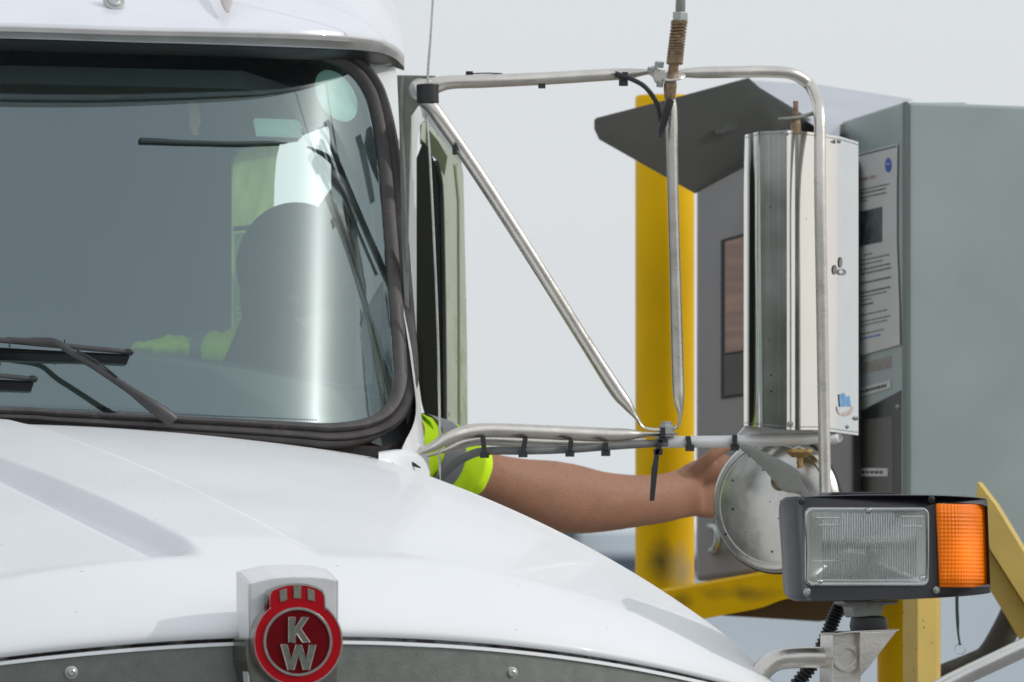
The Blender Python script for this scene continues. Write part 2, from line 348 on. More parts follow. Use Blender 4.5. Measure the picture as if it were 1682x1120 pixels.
# ---- hood
cb = [-.2, .3, .7, 1.24, 1.95, 2.2]; cz = [1.72, 1.816, 1.886, 1.968, 2.050, 2.075]
eb = [-.2, .3, .7, 1.2, 1.95, 2.2]; ez = [.30, .205, .140, .118, .078, .07]
def sm(x): x = min(1, max(0, x)); return x*x*(3-2*x)
cpoly = np.polyfit(cb, cz, 2); epoly = np.polyfit(eb, ez, 3)
def crest(b): return float(np.polyval(cpoly, b))
S0 = .035
def bf(s): return .0+.34*(s-S0)**2
def zf(s): return 1.690-.145*(s-S0)**2
HW = .875
def hood(s, b):
    u = abs(s-S0)/HW
    top = crest(b)-float(np.polyval(epoly, max(b, 0)))*min(u, 1)**2.3
    # rounded shoulder
    if u > .86: top -= .07*(1-math.sqrt(max(0, 1-((min(u, 1)-.86)/.14)**2)))
    # raised centre ridge
    wl = .024+.006*b
    lft = sm((s-(-.045-wl-.035*b*.6))/wl) ; rgt = 1-sm((s-(.085+.02*b))/.05)
    fade = sm((b-.24)/.14)
    rh = .033-.016*sm((b-.5)/1.3); top += rh*lft*(.55+.45*rgt)*fade-(.024-.012*sm((b-.5)/1.3))*fade
    f0 = bf(s); wq = min(1, max(0, (b-f0)/.30)); z0 = zf(s)
    if top < z0+.01: top = z0+.01
    return z0+(top-z0)*math.sqrt(max(0, 1-(1-wq)**2))
def bcowl(s): return 1.86+.13*(abs(s)/.87)**2.5
rows = []
ns = 110
SL = sorted(set([round(S0+HW*math.sin((j/ns*2-1)*math.pi/2*.94)/math.sin(math.pi/2*.94), 4) for j in range(ns+1)]+[round(x_, 4) for x_ in np.linspace(-.24, .22, 110)]))
for i in range(121):
    t_ = i/120; tt = t_**1.35; row = []
    for s in SL:
        b0, b1 = bf(s), bcowl(s); b = b0+(b1-b0)*tt
        row.append(T(s, b, hood(s, b)))
    # side skirts
    lft_ = [T(S0-HW-.004*k, bf(-HW)+(bcowl(-HW)-bf(-HW))*tt, row[0].z-.05*k*k-.02*k) for k in range(5, 0, -1)]
    rgt_ = [T(S0+HW+.004*k, bf(HW)+(bcowl(HW)-bf(HW))*tt, row[-1].z-.05*k*k-.02*k) for k in range(1, 6)]
    rows.append(lft_+row+rgt_)
hd = G().add(grid(rows)).mk('hood', M['white'], truck)
md = hd.modifiers.new('thick', 'SOLIDIFY'); md.thickness = .006; md.offset = -1
# crown-shaped front lip, gap and stainless band under the hood
def fr(s, off=0, z=0): return T(s, bf(s)-off, z)
ss = np.linspace(-.72, .80, 90)
def strip(zoff0, zoff1, out0, out1, th=.01):
    rows = []
    for s in ss:
        z = zf(s); rows.append([fr(s, out0, z+zoff0), fr(s, out1, z+zoff1), fr(s, out1-th, z+zoff1), fr(s, out0-th, z+zoff0)])
    v, f = grid(rows, True); f.append([3, 2, 1, 0]); n = len(v); f.append([n-4, n-3, n-2, n-1]); return v, f
M['gap'] = mat('grime_gap', (.045, .03, .03), .8, var=.3, scale=40, dirt=(.55, .54, .53), dirt_scale=7, dirt_amt=.53, stretch=(1, 1, .25))
G().add(strip(.002, -.007, -.012, -.012, .004)).mk('hood_gap_seal', M['gap'], truck)
G().add(strip(-.007, -.012, .004, .005, .01)).mk('grille_trim', M['white'], truck, smooth=False)
bnd = G().add(strip(-.0125, -.16, .001, .012, .006)).mk('grille_surround', M['band'], truck)
G().add(strip(-.161, -.95, -.02, -.02, .02)).mk('grille', M['black'], truck)
def screw(px, py, b, r, parent, m=M['zinc'], ax=-BK, name='screw', D=None):
    c = PB(px, py, b) if D is None else P(px, py, D)
    ax = Vector(ax).normalized(); k = .001*1.0
    g = G(); g.add(lathe(c, ax, [(r*1.55, -.002), (r*1.55, .0008), (r*1.25, .0016), (r*1.0, .0016), (r*.92, .004), (r*.55, .0052), (r*.5, .004), (.0001, .0038)], 20))
    return g.mk(name, m, parent)
for px, py in ((117, 1105), (840, 1106)):
    s_, _ = sb(PB(px, py, .05)); screw(px, py, bf(s_)-.004, .0062, bnd)
# ---- emblem
br = empty('x', (0, 0, 0), 'x', 'x'); bpy.data.objects.remove(br)
def plate(pts, b, th, z=None): return prism([PB(x_, y_, b) for x_, y_ in pts], BK*th)
# bracket: a folded cap that rides over the hood nose
outer = [(411, 972), (415, 958), (450, 948), (490, 944), (525, 946), (553, 953), (553, 1000), (554, 1060), (556, 1150), (409, 1150), (411, 1045)]
gb = G()
top = [(411, 958), (425, 954), (450, 949), (480, 947), (510, 947), (535, 949), (553, 953)]
fr_top = [PB(x_, y_, -.055) for x_, y_ in top]
bk_top = [v+BK*.055+UP*.018 for v in fr_top]
gb.add(grid([fr_top, bk_top, [v-UP*.006 for v in bk_top], [v-UP*.006+BK*.006 for v in fr_top]], True) if False else grid([fr_top, [a*.5+b_*.5+UP*.001 for a, b_ in zip(fr_top, bk_top)], bk_top]))
bot = [PB(x_, 1160, -.055) for x_, y_ in top]
gb.add(grid([fr_top, bot]))
for k in (0, -1):
    a, b_ = fr_top[k], bk_top[k]
    gb.add(([a, b_, b_+Vector((0, 0, -.05)), b_-BK*.02+UP*-.12, a+Vector((0, 0, -.2))], [[0, 1, 2, 3, 4]]))
brk = gb.mk('emblem_bracket', M['chromeb'], truck, smooth=False)
md = brk.modifiers.new('t', 'SOLIDIFY'); md.thickness = .003; md.offset = -1
md = brk.modifiers.new('b', 'BEVEL'); md.width = .0035; md.segments = 3
ecx, ecy = 489.5, 1054
def ell(cx, cy, rx, ry, n=48, a0=0, a1=360, end=True):
    return [(cx+rx*math.cos(R(a0+(a1-a0)*i/n)), cy+ry*math.sin(R(a0+(a1-a0)*i/n))) for i in range(n+(1 if end and a1-a0 < 360 else 0))]
crown = [(443, 1000), (443, 978), (447, 970), (458, 965), (472, 961), (488, 960), (503, 961), (518, 965), (529, 971), (533, 979), (534, 1002)]
disc = ell(ecx, ecy, 72, 72, 56, -52, 232)
sil = crown+disc
def scale_(pts, k, cx=489, cy=1045): return [(cx+(x_-cx)*k, cy+(y_-cy)*k) for x_, y_ in pts]
emb = G().add(plate(scale_(sil, 1.025), -.074, .016)).mk('emblem', M['chrome'], truck, smooth=False, bevel=.001)
G().add(plate(sil, -.0765, .0035)).mk('red_shield', M['red'], emb, smooth=False, bevel=.0006)
def annulus(cx, cy, r0, r1, b, th, n=64):
    o = ell(cx, cy, r1, r1, n); i_ = ell(cx, cy, r0, r0, n)
    A = [[PB(*p, b) for p in i_], [PB(*p, b) for p in o], [PB(*p, b)+BK*th for p in o], [PB(*p, b)+BK*th for p in i_], [PB(*p, b) for p in i_]]
    return grid(A, True)
G().add(plate(ell(ecx, ecy, 53, 53, 56), -.0772, .003)).mk('dark_disc', M['dred'], emb, smooth=False)
G().add(annulus(ecx, ecy, 52.5, 56.5, -.079, .0045)).mk('silver_ring', M['chrome'], emb, bevel=.0004)
bars = [[(459, 970), (471, 966), (472, 985), (461, 989)], [(482, 962), (495, 962), (494.5, 983), (483, 983)], [(505, 966), (517, 970), (517, 988), (506, 985)]]
for b_ in bars: G().add(plate(b_, -.078, .003)).mk('silver_bar', mat('bar_metal', (.24, .245, .20), .4, .7, var=.15, scale=120), emb, smooth=False, bevel=.0005)
K = [(474, 1014), (485, 1014), (485, 1031), (496, 1014), (507, 1014), (494, 1033), (509, 1055), (497, 1055), (487.5, 1041), (485, 1044), (485, 1055), (474, 1055)]
W = [(461, 1059), (471.5, 1059), (478, 1084), (486, 1059), (495, 1059), (503, 1084), (508, 1059), (519, 1059), (508.5, 1100), (498, 1100), (490.5, 1076), (483, 1100), (472.5, 1100)]
M['letterf'] = mat('letter_metal', (.17, .185, .15), .45, .7, var=.15, scale=120)
M['edge'] = mat('bright_edge', (.62, .56, .54), .25, .9)
def rim(pts, b): q = [PB(*p, b) for p in pts]; return tube(q+[q[0]], .00055, seg=6, n=1, cap=False)
for L_ in (K, W):
    lt_ = G().add(plate(L_, -.0795, .004)).mk('letter', M['letterf'], emb, smooth=False)
    G().add(rim(L_, -.0795)).mk('letter_edge', M['edge'], lt_) if False else lt_.data.materials.append(M['edge'])
    me = lt_.data; bm = bmesh.new(); bm.from_mesh(me); v_, f_ = rim(L_, -.0797); base_ = [bm.verts.new(q-WL[lt_.name]) for q in v_]
    for f in f_:
        nf = bm.faces.new([base_[i] for i in f]); nf.material_index = 1
    bm.to_mesh(me); bm.free()
G().add(rim(scale_(sil, .995), -.0768)).mk('shield_edge', M['edge'], emb)
G().add(plate([(404, 1047), (557, 1049), (557, 1165), (432, 1165), (412, 1120), (405, 1085)], -.0575, .06)).mk('emblem_base', mat('dark_steel', (.22, .21, .19), .3, .9, var=.2, scale=30), truck, smooth=False, bevel=.003)
mk_ = mat('chip_grey', (.10, .09, .09), .7)
for (px, py, rx) in ((607, 1019, 5), (418, 771, 1.6), (401, 914, 1.5), (342, 971, 1.5), (645, 905, 1.2), (735, 1035, 1.4), (120, 997, 1.3), (833, 893, 1.2), (560, 985, 1.2)):
    b_ = 1.0
    lo, hi = .02, 1.9
    for _ in range(30):
        b_ = (lo+hi)/2; q = PB(px, py, b_); s_, _b = sb(q)
        if q.z > hood(s_, b_): hi = b_
        else: lo = b_
    q = PB(px, py, b_); s_, _b = sb(q)
    G().add(blob(T(s_, b_, hood(s_, b_)+.0002), (rx*.0009, .0010, .0009), (LT, BK, UP), 8, 6)).mk('paint_chip', mk_, hd)
# ---- cowl corner (white moulding beside the windscreen)
cw = spl([(622, 742, 1.93), (655, 738, 1.95), (678, 742, 1.99), (695, 752, 2.02), (706, 774, 2.03)], 8)
rows = [[PB(p[0], p[1]+dy, p[2]+db) for p in cw] for dy, db in ((70, -.03), (30, -.025), (12, -.02), (3, -.012), (0, .0), (0, .03), (30, .06))]
G().add(grid(rows)).mk('cowl_corner', M['white'], truck)
G().add(plate([(674, 757), (681, 760), (692, 768), (690, 769), (678, 765), (671, 760)], 1.965, .004)).mk('cowl_clip', M['black'], truck, smooth=False)

# ---- windscreen
def wsb(px, py):
    b = 2.0
    h = (694-py)/1000.0
    for _ in range(8):
        s, _b = sb(PB(px, py, b))
        a = abs(s-.36*(b-2.05))
        b = 1.875+.50*h+.37*a**6
    return b
def WP(px, py, off=0):                                # on the glass, off metres proud of it
    b = wsb(px, py); p = PB(px, py, b)
    if off:
        e1 = PB(px+4, py, wsb(px+4, py))-p; e2 = PB(px, py-4, wsb(px, py-4))-p
        n = e1.cross(e2).normalized()
        if n.y > 0: n = -n
        p = p+n*off
    return p
top_e = [(-900, 66), (-400, 64), (0, 72), (250, 78), (400, 84), (500, 92)]
inner = [(545, 104), (575, 120), (596, 145), (609, 180), (622, 260), (632, 380), (641, 500), (647, 580), (648, 625), (640, 655), (622, 677), (590, 690), (540, 696)]
bot_e = [(500, 695), (400, 690), (250, 683), (100, 676), (0, 672), (-400, 668), (-900, 668)]
loop = [tuple(p) for p in spl(top_e+inner+bot_e, 6)]
# the glass sheet itself: a grid a little larger than the opening, hidden behind the seal
rows = []
def xr(py):   # right edge just under the gasket
    ys = [60, 100, 145, 200, 300, 450, 600, 650, 690, 720]; xs = [560, 590, 618, 630, 640, 652, 662, 660, 640, 600]
    return float(np.interp(py, ys, xs))
for i in range(46):
    py = 58+i*(704-58)/45; x1 = xr(py)
    rows.append([WP(-950+(x1+950)*((j/119)**.75), py) for j in range(120)])
ws = G().add(grid(rows)).mk('windshield', M['glass'], truck)
# seal: three rubber beads lofted round the opening
def loft_seal(offs):
    L2 = spl(top_e+inner+bot_e, 7); rows = []
    n = len(L2)
    for i, p in enumerate(L2):
        a, b_ = L2[max(0, i-1)], L2[min(n-1, i+1)]; t = (b_-a)[:2]; t = t/np.linalg.norm(t); nn = np.array((t[1], -t[0]))
        wd = float(np.interp(i/(n-1), [0, .35, .42, .55, .70, .8, 1], [26, 28, 34, 36, 36, 30, 20]))
        rows.append([WP(p[0]+nn[0]*o*wd, p[1]+nn[1]*o*wd, q) for o, q in offs])
    return grid(rows, True)
offs = [(-.05, -.004), (0, .004), (.12, .010), (.30, .012), (.42, .008), (.46, .003), (.50, .008), (.66, .014), (.80, .012), (.86, .004), (.92, .008), (1.0, .004), (1.05, -.008), (1.0, -.03), (0, -.02)]
G().add(loft_seal(offs)).mk('windshield_seal', M['rubber'], truck)
# lower right rubber apron between seal and cowl
ap = spl([(250, 704), (400, 712), (520, 724), (600, 732), (645, 728), (668, 700), (682, 640)], 6)
ap2 = spl([(250, 706), (400, 716), (520, 735), (600, 748), (655, 748), (683, 715), (688, 640)], 6)
G().add(grid([[PB(a[0], a[1], wsb(a[0], min(a[1], 700))+.01) for a in ap], [PB(a[0], a[1], wsb(a[0], min(a[1], 700))+.022) for a in ap2], [PB(a[0], a[1]+6, wsb(a[0], min(a[1], 700))+.06) for a in ap2]])).mk('cowl_seal', M['rubber'], truck)
# dotted frit line along the bottom edge
g = G()
for i in range(118):
    px = i*4.6-20; py = float(np.interp(px, [-20, 0, 100, 250, 400, 520], [667, 668, 672, 679, 685, 690]))
    g.add(blob(WP(px, py, .0012), (.0011, .0006, .0011), seg=6, n=4))
g.mk('frit_dots', M['black'], ws)
# stickers on the inside of the glass
def onglass(pts, off, m, name, par=None, th=.0008):
    fr_ = [WP(x_, y_, off) for x_, y_ in pts]; bk_ = [WP(x_, y_, off-th) for x_, y_ in pts]
    n = len(pts); return mk(name, fr_+bk_, [list(range(n)), list(range(2*n-1, n-1, -1))]+[[i, (i+1) % n, n+(i+1) % n, n+i] for i in range(n)], m, par or ws, smooth=False)
rot = [(556+34*math.cos(t)*1.0+10*math.sin(t), 155+42*math.sin(t)+6*math.cos(t)) for t in np.linspace(0, 2*math.pi, 40, endpoint=False)]
onglass(rot, -.006, M['stk'], 'round_sticker')
onglass([(421, 191), (490, 194), (495, 198), (499, 206), (499, 224), (424, 221), (419, 198)], -.006, M['stk'], 'oblong_sticker')
onglass([(575, 150), (598, 123), (604, 136), (611, 160), (596, 176), (583, 190)], -.03, M['lilac'], 'lilac_card')
# ---- wipers
def wiper(dx, dy, ax_=0, name='wiper_arm'):
    q = lambda x_, y_, o: WP(x_+dx-ax_, y_+dy, o)
    arm = G()
    pts = [(275, 706, .03), (262, 698, .034), (236, 684, .040), (205, 664, .044), (175, 645, .046), (140, 622, .046), (105, 600, .045), (82, 583, .042), (62, 578, .038), (30, 576, .034), (2, 572, .032)]
    rd = [(.011, .006), (.012, .007), (.0105, .007), (.0072, .005), (.0062, .0045), (.0058, .004), (.006, .0035), (.006, .003), (.006, .003), (.005, .003), (.004, .002)]
    arm.add(tube([q(*p) for p in pts], rd, seg=12, n=5, hint=Vector((0, -1, .3))))
    a_ = arm.mk(name, M['blade'], truck)
    arm2 = G().add(tube([q(x_, y_, .052) for x_, y_ in ((178, 644), (150, 622), (112, 600))], (.0018), seg=8)).mk('arm_spring_cover', M['black'], a_)
    q = lambda x_, y_, o: WP(x_+dx, y_+dy, o)
    bl = G()
    top = [(-420, 566, .028), (-200, 568, .03), (-30, 572, .030), (60, 578, .028), (140, 583, .023), (200, 586, .018), (212, 588, .016)]
    bl.add(tube([q(*p) for p in top], [(.0045, .0045)]*3+[(.005, .005), (.0045, .004), (.004, .004), (.0045, .0045)], seg=10, n=5, hint=Vector((0, -1, .3))))
    bl.mk('wiper_blade', M['blade'], a_)
    ru = G(); e0 = [(-420, 574), (-200, 576), (-30, 580), (60, 585), (140, 589), (208, 592)]
    r0 = [q(x_, y_, .018) for x_, y_ in e0]; r1 = [q(x_, y_+6, .001) for x_, y_ in e0]
    ru.add(grid([[a-UP*.0015 for a in r0], r1, [a+UP*.002 for a in r1], [a+UP*.002 for a in r0]], True)).mk('rubber_strip', M['black'], a_)
    cp = G().add(blob(q(205, 586.5, .018), (.010, .006, .0055))).mk('end_cap', M['black'], a_)
    for x_ in (98, 8): G().add(tube([q(x_, 572, .03), q(x_, 585, .03)], .0012, seg=6, n=2)).mk('blade_clip', M['black'], a_)
wiper(0, 0); wiper(-157, 44, 300)
# ---- visor / roof cap
cols = [-1500, -900, -300, 0, 200, 350, 470, 550, 600, 632, 652, 664]
def mkrow(ys, bs): return spl([(c, y, b) for c, y, b in zip(cols, ys, bs)], 5)
wrap = [.25, .12, .02, 0, 0, .01, .03, .06, .10, .16, .23, .32]
R_ = []
R_.append(mkrow([-150]*4+[-150, -148, -144, -130, -95, -40, 20, 76], [2.75+w_*.5 for w_ in wrap]))
R_.append(mkrow([-60, -60, -60, -60, -58, -55, -48, -38, -18, 12, 46, 82], [2.36+w_ for w_ in wrap]))
R_.append(mkrow([-5, 0, 6, 8, 12, 16, 20, 24, 32, 44, 62, 86], [2.15+w_ for w_ in wrap]))
R_.append(mkrow([14, 18, 24, 27, 33, 37, 40, 43, 48, 57, 70, 89], [2.085+w_ for w_ in wrap]))
R_.append(mkrow([22, 28, 34, 37, 43, 46, 49, 52, 57, 64, 75, 90], [2.06+w_ for w_ in wrap]))
R_.append(mkrow([28, 34, 40, 43, 49, 52, 55, 59, 63, 69, 79, 91], [2.057+w_ for w_ in wrap]))
R_.append(mkrow([44, 50, 57, 61, 67, 71, 75, 78, 81, 85, 90, 94], [2.075+w_ for w_ in wrap]))
R_.append(mkrow([46, 52, 59, 63, 69, 73, 77, 80, 83, 87, 92, 96], [2.083+w_ for w_ in wrap]))
R_.append(mkrow([42, 48, 58, 66, 72, 78, 83, 88, 92, 97, 102, 100], [2.19+w_*.9 for w_ in wrap]))
vs = G().add(grid([[PB(*p) for p in r] for r in R_])).mk('sun_visor', M['visor'], truck)
md = vs.modifiers.new('t', 'SOLIDIFY'); md.thickness = .004; md.offset = -1
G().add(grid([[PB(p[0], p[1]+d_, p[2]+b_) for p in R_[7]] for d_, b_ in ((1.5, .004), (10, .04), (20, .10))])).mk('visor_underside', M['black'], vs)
# bright trim lip along the visor front
G().add(grid([[PB(p[0], p[1]+dy, p[2]-.004+db) for p in R_[5]] for dy, db in ((-1.2, .003), (1, -.002), (8, .000), (17, .014), (19.3, .016))])).mk('visor_trim', mat('satin_trim', (.60, .585, .575), .42, .75, var=.08, scale=12), truck)
screw(187, 2, 2.15, .012, vs, ax=(-BK*.8+UP*.6), name='visor_bolt')
G().add(tube([PB(372, -30, 2.20), PB(372, 2, 2.142), PB(374, 20, 2.108)], [(.014, .003), (.010, .0025), (.003, .001)], seg=12, hint=Vector((0, -1, .5)))).mk('visor_stain', mat('stain_film', (.52, .47, .46), .6), vs)
# header behind the visor, closing the cab above the glass
G().add(plate([(600, 92), (640, 98), (645, 106), (610, 108)], 2.33, .03)).mk('visor_end_bracket', M['zinc'], truck, smooth=False, bevel=.002)
# ---- A pillar, body side
pl = spl([(590, 100), (606, 104), (624, 160), (640, 300), (654, 450), (676, 600), (683, 680), (664, 728), (655, 748)], 5)
pr = spl([(640, 96), (648, 108), (662, 165), (669, 300), (676, 450), (686, 600), (694, 700), (706, 770), (708, 778)], 5)
g = G(); rows = []
for dl, o in ((0, 0), (.3, -.006), (.7, -.006), (1, .004)):
    rows.append([PB(a[0]*(1-dl)+b_[0]*dl, a[1]*(1-dl)+b_[1]*dl, 2.03+.50*(694-a[1])/1000*1+o+.05*dl) for a, b_ in zip(pl, pr)])
rows.append([v+BK*.08-LT*.01 for v in rows[-1]])
g.add(grid(rows)).mk('windshield_pillar', M['pillar'], truck)
# ---- cab shell: floor to roof walls around the cab with openings
cab = G()
zr, zfl = 2.69, 1.05
def wall(pts, th=.03, n=Vector((0, 0, 0))): return prism(pts, n*th)
# driver side wall (s = .90): posts, sill and header around the side window hole
wx = .90
def SP(b, z): return T(wx, b, z)
zsill = PS(500, 640, wx).z; 
hole = [(380, 262), (392, 246), (420, 238), (462, 232), (470, 222), (500, 210), (536, 200), (541, 215), (543.5, 260), (544, 310), (525, 335), (522, 640), (380, 640)]
hb = [sb(PS(x_, y_, wx))[1] for x_, y_ in hole]; hz = [PS(x_, y_, wx).z for x_, y_ in hole]
H = [SP(b_, z_) for b_, z_ in zip(hb, hz)]
outer_w = [SP(3.9, zr), SP(2.36, zr), SP(2.36, zsill), SP(3.9, zsill)]
bm = bmesh.new()
def ring_face(bm, out, inn, vec):
    vo = [bm.verts.new(p) for p in out]; vi = [bm.verts.new(p) for p in inn]
    es = [bm.edges.new((vo[i], vo[(i+1) % len(vo)])) for i in range(len(vo))]+[bm.edges.new((vi[i], vi[(i+1) % len(vi)])) for i in range(len(vi))]
    r = bmesh.ops.triangle_fill(bm, edges=es, use_beauty=True)
    fs = [q for q in r['geom'] if isinstance(q, bmesh.types.BMFace)]
    ex = bmesh.ops.extrude_face_region(bm, geom=fs)
    bmesh.ops.translate(bm, verts=[q for q in ex['geom'] if isinstance(q, bmesh.types.BMVert)], vec=vec)
ring_face(bm, outer_w, H, LT*.03)
bm.verts.index_update()
cab.add(([v.co.copy() for v in bm.verts], [[v.index for v in f_.verts] for f_ in bm.faces])); bm.free()
G_in = cab
G_in.add(prism([SP(3.9, zsill), SP(2.2, zsill), SP(2.2, .6), SP(3.9, .6)], LT*.03))
side = cab.mk('side_wall', M['inner'], truck, smooth=False)
cab = G()
cab.add(prism([T(-.95, 3.9, zr), T(.93, 3.9, zr), T(.93, 3.9, .6), T(-.95, 3.9, .6)], BK*.03))                       # rear wall
cab.add(prism([T(-.95, 2.2, zsill+.02), T(-.95, 3.9, zsill+.02), T(-.95, 3.9, .6), T(-.95, 2.2, .6)], -LT*.03))             # far side below window
cab.mk('cab_wall', M['inner'], truck, smooth=False)
G().add(prism([T(-.98, 2.34, zr), T(.92, 2.34, zr), T(.92, 3.93, zr), T(-.98, 3.93, zr)], UP*.03)).mk('cab_roof', M['white'], truck, smooth=False, bevel=.03)
G().add(prism([T(-.95, 1.9, .95), T(.9, 1.9, .95), T(.9, 3.9, .95), T(-.95, 3.9, .95)], UP*.03)).mk('cab_floor', M['inner'], truck, smooth=False)
# header inside top of glass
G().add(prism([T(-.9, 2.24, 2.615), T(.66, 2.24, 2.615), T(.80, 2.40, 2.60), T(.88, 2.6, 2.62), T(.9, 3.0, 2.66), T(-.9, 3.0, 2.66)], UP*.03)).mk('header_panel', M['inner'], truck, smooth=False)
# dashboard
dl = spl([(-900, 560), (-300, 560), (0, 563), (200, 575), (320, 588), (430, 603), (500, 618), (600, 640)], 6)
rows = []
for i, p in enumerate(dl):
    a = PB(p[0], p[1], 2.32); s_, _ = sb(a)
    f0 = T(s_, 1.93+.235*abs(s_)**4, a.z-.115); rows.append([f0, T(s_, 2.12, a.z-.03), a, a+BK*.05-UP*.02, a+BK*.08-UP*.3])
G().add(grid(rows)).mk('dashboard', M['dash'], truck)
# papers against the side window
def side_sheet(pts, s, m, name, par, th=.002): return G().add(prism([PS(x_, y_, s) for x_, y_ in pts], LT*th)).mk(name, m, par, smooth=False)
side_sheet([(381, 300), (383, 262), (394, 247), (420, 240), (458, 236), (452, 262), (449, 300), (447, 400), (446, 470), (446, 560), (380, 560)], wx-.012, M['paperg'], 'green_sheet', truck)
pw = side_sheet([(385, 383), (437, 380), (437, 556), (384, 556)], wx-.02, M['paperw'], 'notice_sheet', truck)
side_sheet([(383, 372), (440, 366), (441, 374), (383, 380)], wx-.02, mat('tape_green', (.35, .42, .22), .6), 'tape_strip', pw)
def dashes(g, fn, x0, x1, y, hgt, seed, wmin=4, wmax=11, gap=2, slope=0):
    rn = random.Random(seed); x_ = x0
    while x_ < x1-2:
        w_ = min(rn.uniform(wmin, wmax), x1-x_)
        q = [(x_, y), (x_+w_, y), (x_+w_, y+hgt), (x_, y+hgt)]
        g.add(fn([(a, b_-slope*(a-x0)) for a, b_ in q])); x_ += w_+gap
g = G(); fn = lambda pts: prism([PS(a, b_, wx-.0225) for a, b_ in pts], LT*.001)
for k, y in enumerate(range(446, 548, 9)): dashes(g, fn, 392, 428, y, 2, k, 3, 8, 1.5)
g.mk('small_print', mat('faint_ink', (.20, .26, .24), .7), pw, smooth=False)
g = G(); dashes(g, fn, 392, 431, 429, 7, 3, 5, 7, .8); g.mk('red_heading', mat('faint_red', (.42, .12, .12), .7), pw, smooth=False)
# mirror-arm reflections in the glass, modelled as dark lines; belt on the pillar side
def dark_line(pts, r, m=M['black'], name='reflected_arm_line', b=2.42):
    return G().add(tube([PB(x_, y_, b) for x_, y_ in pts], r, seg=8)).mk(name, m, truck)
dark_line([(505, 241), (538, 258), (562, 285), (590, 330), (600, 362), (606, 405)], [.002, .005, .006, .006, .006, .003], name='curled_reflection')
G().add(tube([WP(x_, y_, .003) for x_, y_ in ((229, 232), (260, 233), (300, 235), (380, 237), (440, 236), (470, 236))], [.0048, .0045, .0038, .0036, .0034, .001], seg=8)).mk('reflection_bar', mat('reflection_dark', (.018, .035, .034), .6), ws)  # dark bar of the glass reflection, built as a strip on its outside
dark_line([(629, 190), (612, 225), (600, 260), (594, 320), (600, 380), (604, 420), (610, 392), (606, 330), (603, 300)], [.004, .004, .0035, .004, .005, .002, .0014, .0012, .0012])
dark_line([(640, 200), (618, 235), (604, 275), (597, 320)], [.005, .005, .004, .003])
dark_line([(570, 140), (583, 180), (597, 240), (612, 330), (632, 470), (640, 540)], [.0012]*6)
dark_line([(596, 370), (597, 500), (599, 690)], [.0012]*3); dark_line([(604, 380), (605, 450), (604, 560), (606, 690)], [.002, .002, .002, .002])
G().add(plate([(603, 440), (609, 470), (614, 560), (615, 690), (604, 690), (602, 560)], 2.43, .004)).mk('seat_belt', M['black'], truck, smooth=False)
G().add(plate([(577, 196), (612, 166), (616, 182), (590, 225), (584, 218)], 2.44, .01)).mk('belt_anchor', M['black'], truck, smooth=False, bevel=.002)
# window trim on the inside of the near pillar
G().add(plate([(548, 110), (640, 130), (660, 700), (540, 700), (556, 560), (552, 330)], 2.62, .02)).mk('pillar_trim', mat('pillar_trim_grey', (.30, .33, .33), .7), truck, smooth=False)
# seat behind the driver (grey fabric)
st = G(); st.add(tube([T(.42, 2.95, 1.2), T(.42, 3.02, 1.5), T(.42, 3.08, 1.85), T(.42, 3.1, 2.0)], [(.24, .08), (.25, .09), (.24, .08), (.18, .05)], seg=24, hint=BK))
st.add(blob(T(.42, 3.1, 2.1), (.13, .05, .09), (LT, BK, UP)))
st.mk('seat', M['inner'], truck)
# steering wheel
sw = G(); c = T(.45, 2.5, 1.82); ax = (BK*.9+UP*.45).normalized(); u = LT; v_ = ax.cross(u)
ring = [c+(u*math.cos(t)+v_*math.sin(t))*.22 for t in np.linspace(0, 2*math.pi, 40)]
sw.add(tube(ring, .014, seg=10, n=1, cap=False)); sw.add(lathe(c, ax, [(.0, -.02), (.06, -.02), (.07, 0), (.05, .03), (0, .03)], 20))
for a in (20, 160, 270): sw.add(tube([c, c+(u*math.cos(R(a))+v_*math.sin(R(a)))*.21], (.014, .006), seg=8, n=2) if False else tube([c, c+(u*math.cos(R(a))+v_*math.sin(R(a)))*.21], .009, seg=8, n=2))
sw.mk('steering_wheel', M['black'], truck)

# ---- door, swung a little open
door = empty('door', (0, 0, 0), 'x', 'x'); bpy.data.objects.remove(door)
def DR(px, py):                       # on the door plane
    k = (px-670)/(766-670); return P(px, py, 15.42+.9*k)
fo = [(672, 1000), (672, 600), (670, 400), (669, 250), (671, 205), (682, 172), (690, 170), (757, 262), (761, 285), (764, 420), (767, 560), (768, 700), (769, 1000)]
fi = [(690, 1000), (686, 600), (684, 400), (684, 260), (686, 225), (690, 200), (694, 192), (722, 235), (733, 268), (737, 300), (739, 420), (740, 560), (741, 690), (742, 1000)]
bm = bmesh.new()
def bmring(o_, i_, vec):
    bm = bmesh.new(); ring_face(bm, o_, i_, vec); bm.verts.index_update()
    r = ([v.co.copy() for v in bm.verts], [[v.index for v in f_.verts] for f_ in bm.faces]); bm.free(); return r
bm.free()
front = [(672, 760), (672, 600), (670, 400), (669, 250), (671, 205), (682, 172), (690, 170), (712, 205), (703, 208), (697, 198), (690, 205), (686, 225), (684, 260), (684, 400), (684, 600), (692, 700), (706, 760)]
dr = G().add(prism([P(x_, y_, 15.38+.0022*(x_-669)) for x_, y_ in front], Vector((0, .02, 0)))).mk('door', M['doorw'], truck, smooth=False, bevel=.003)
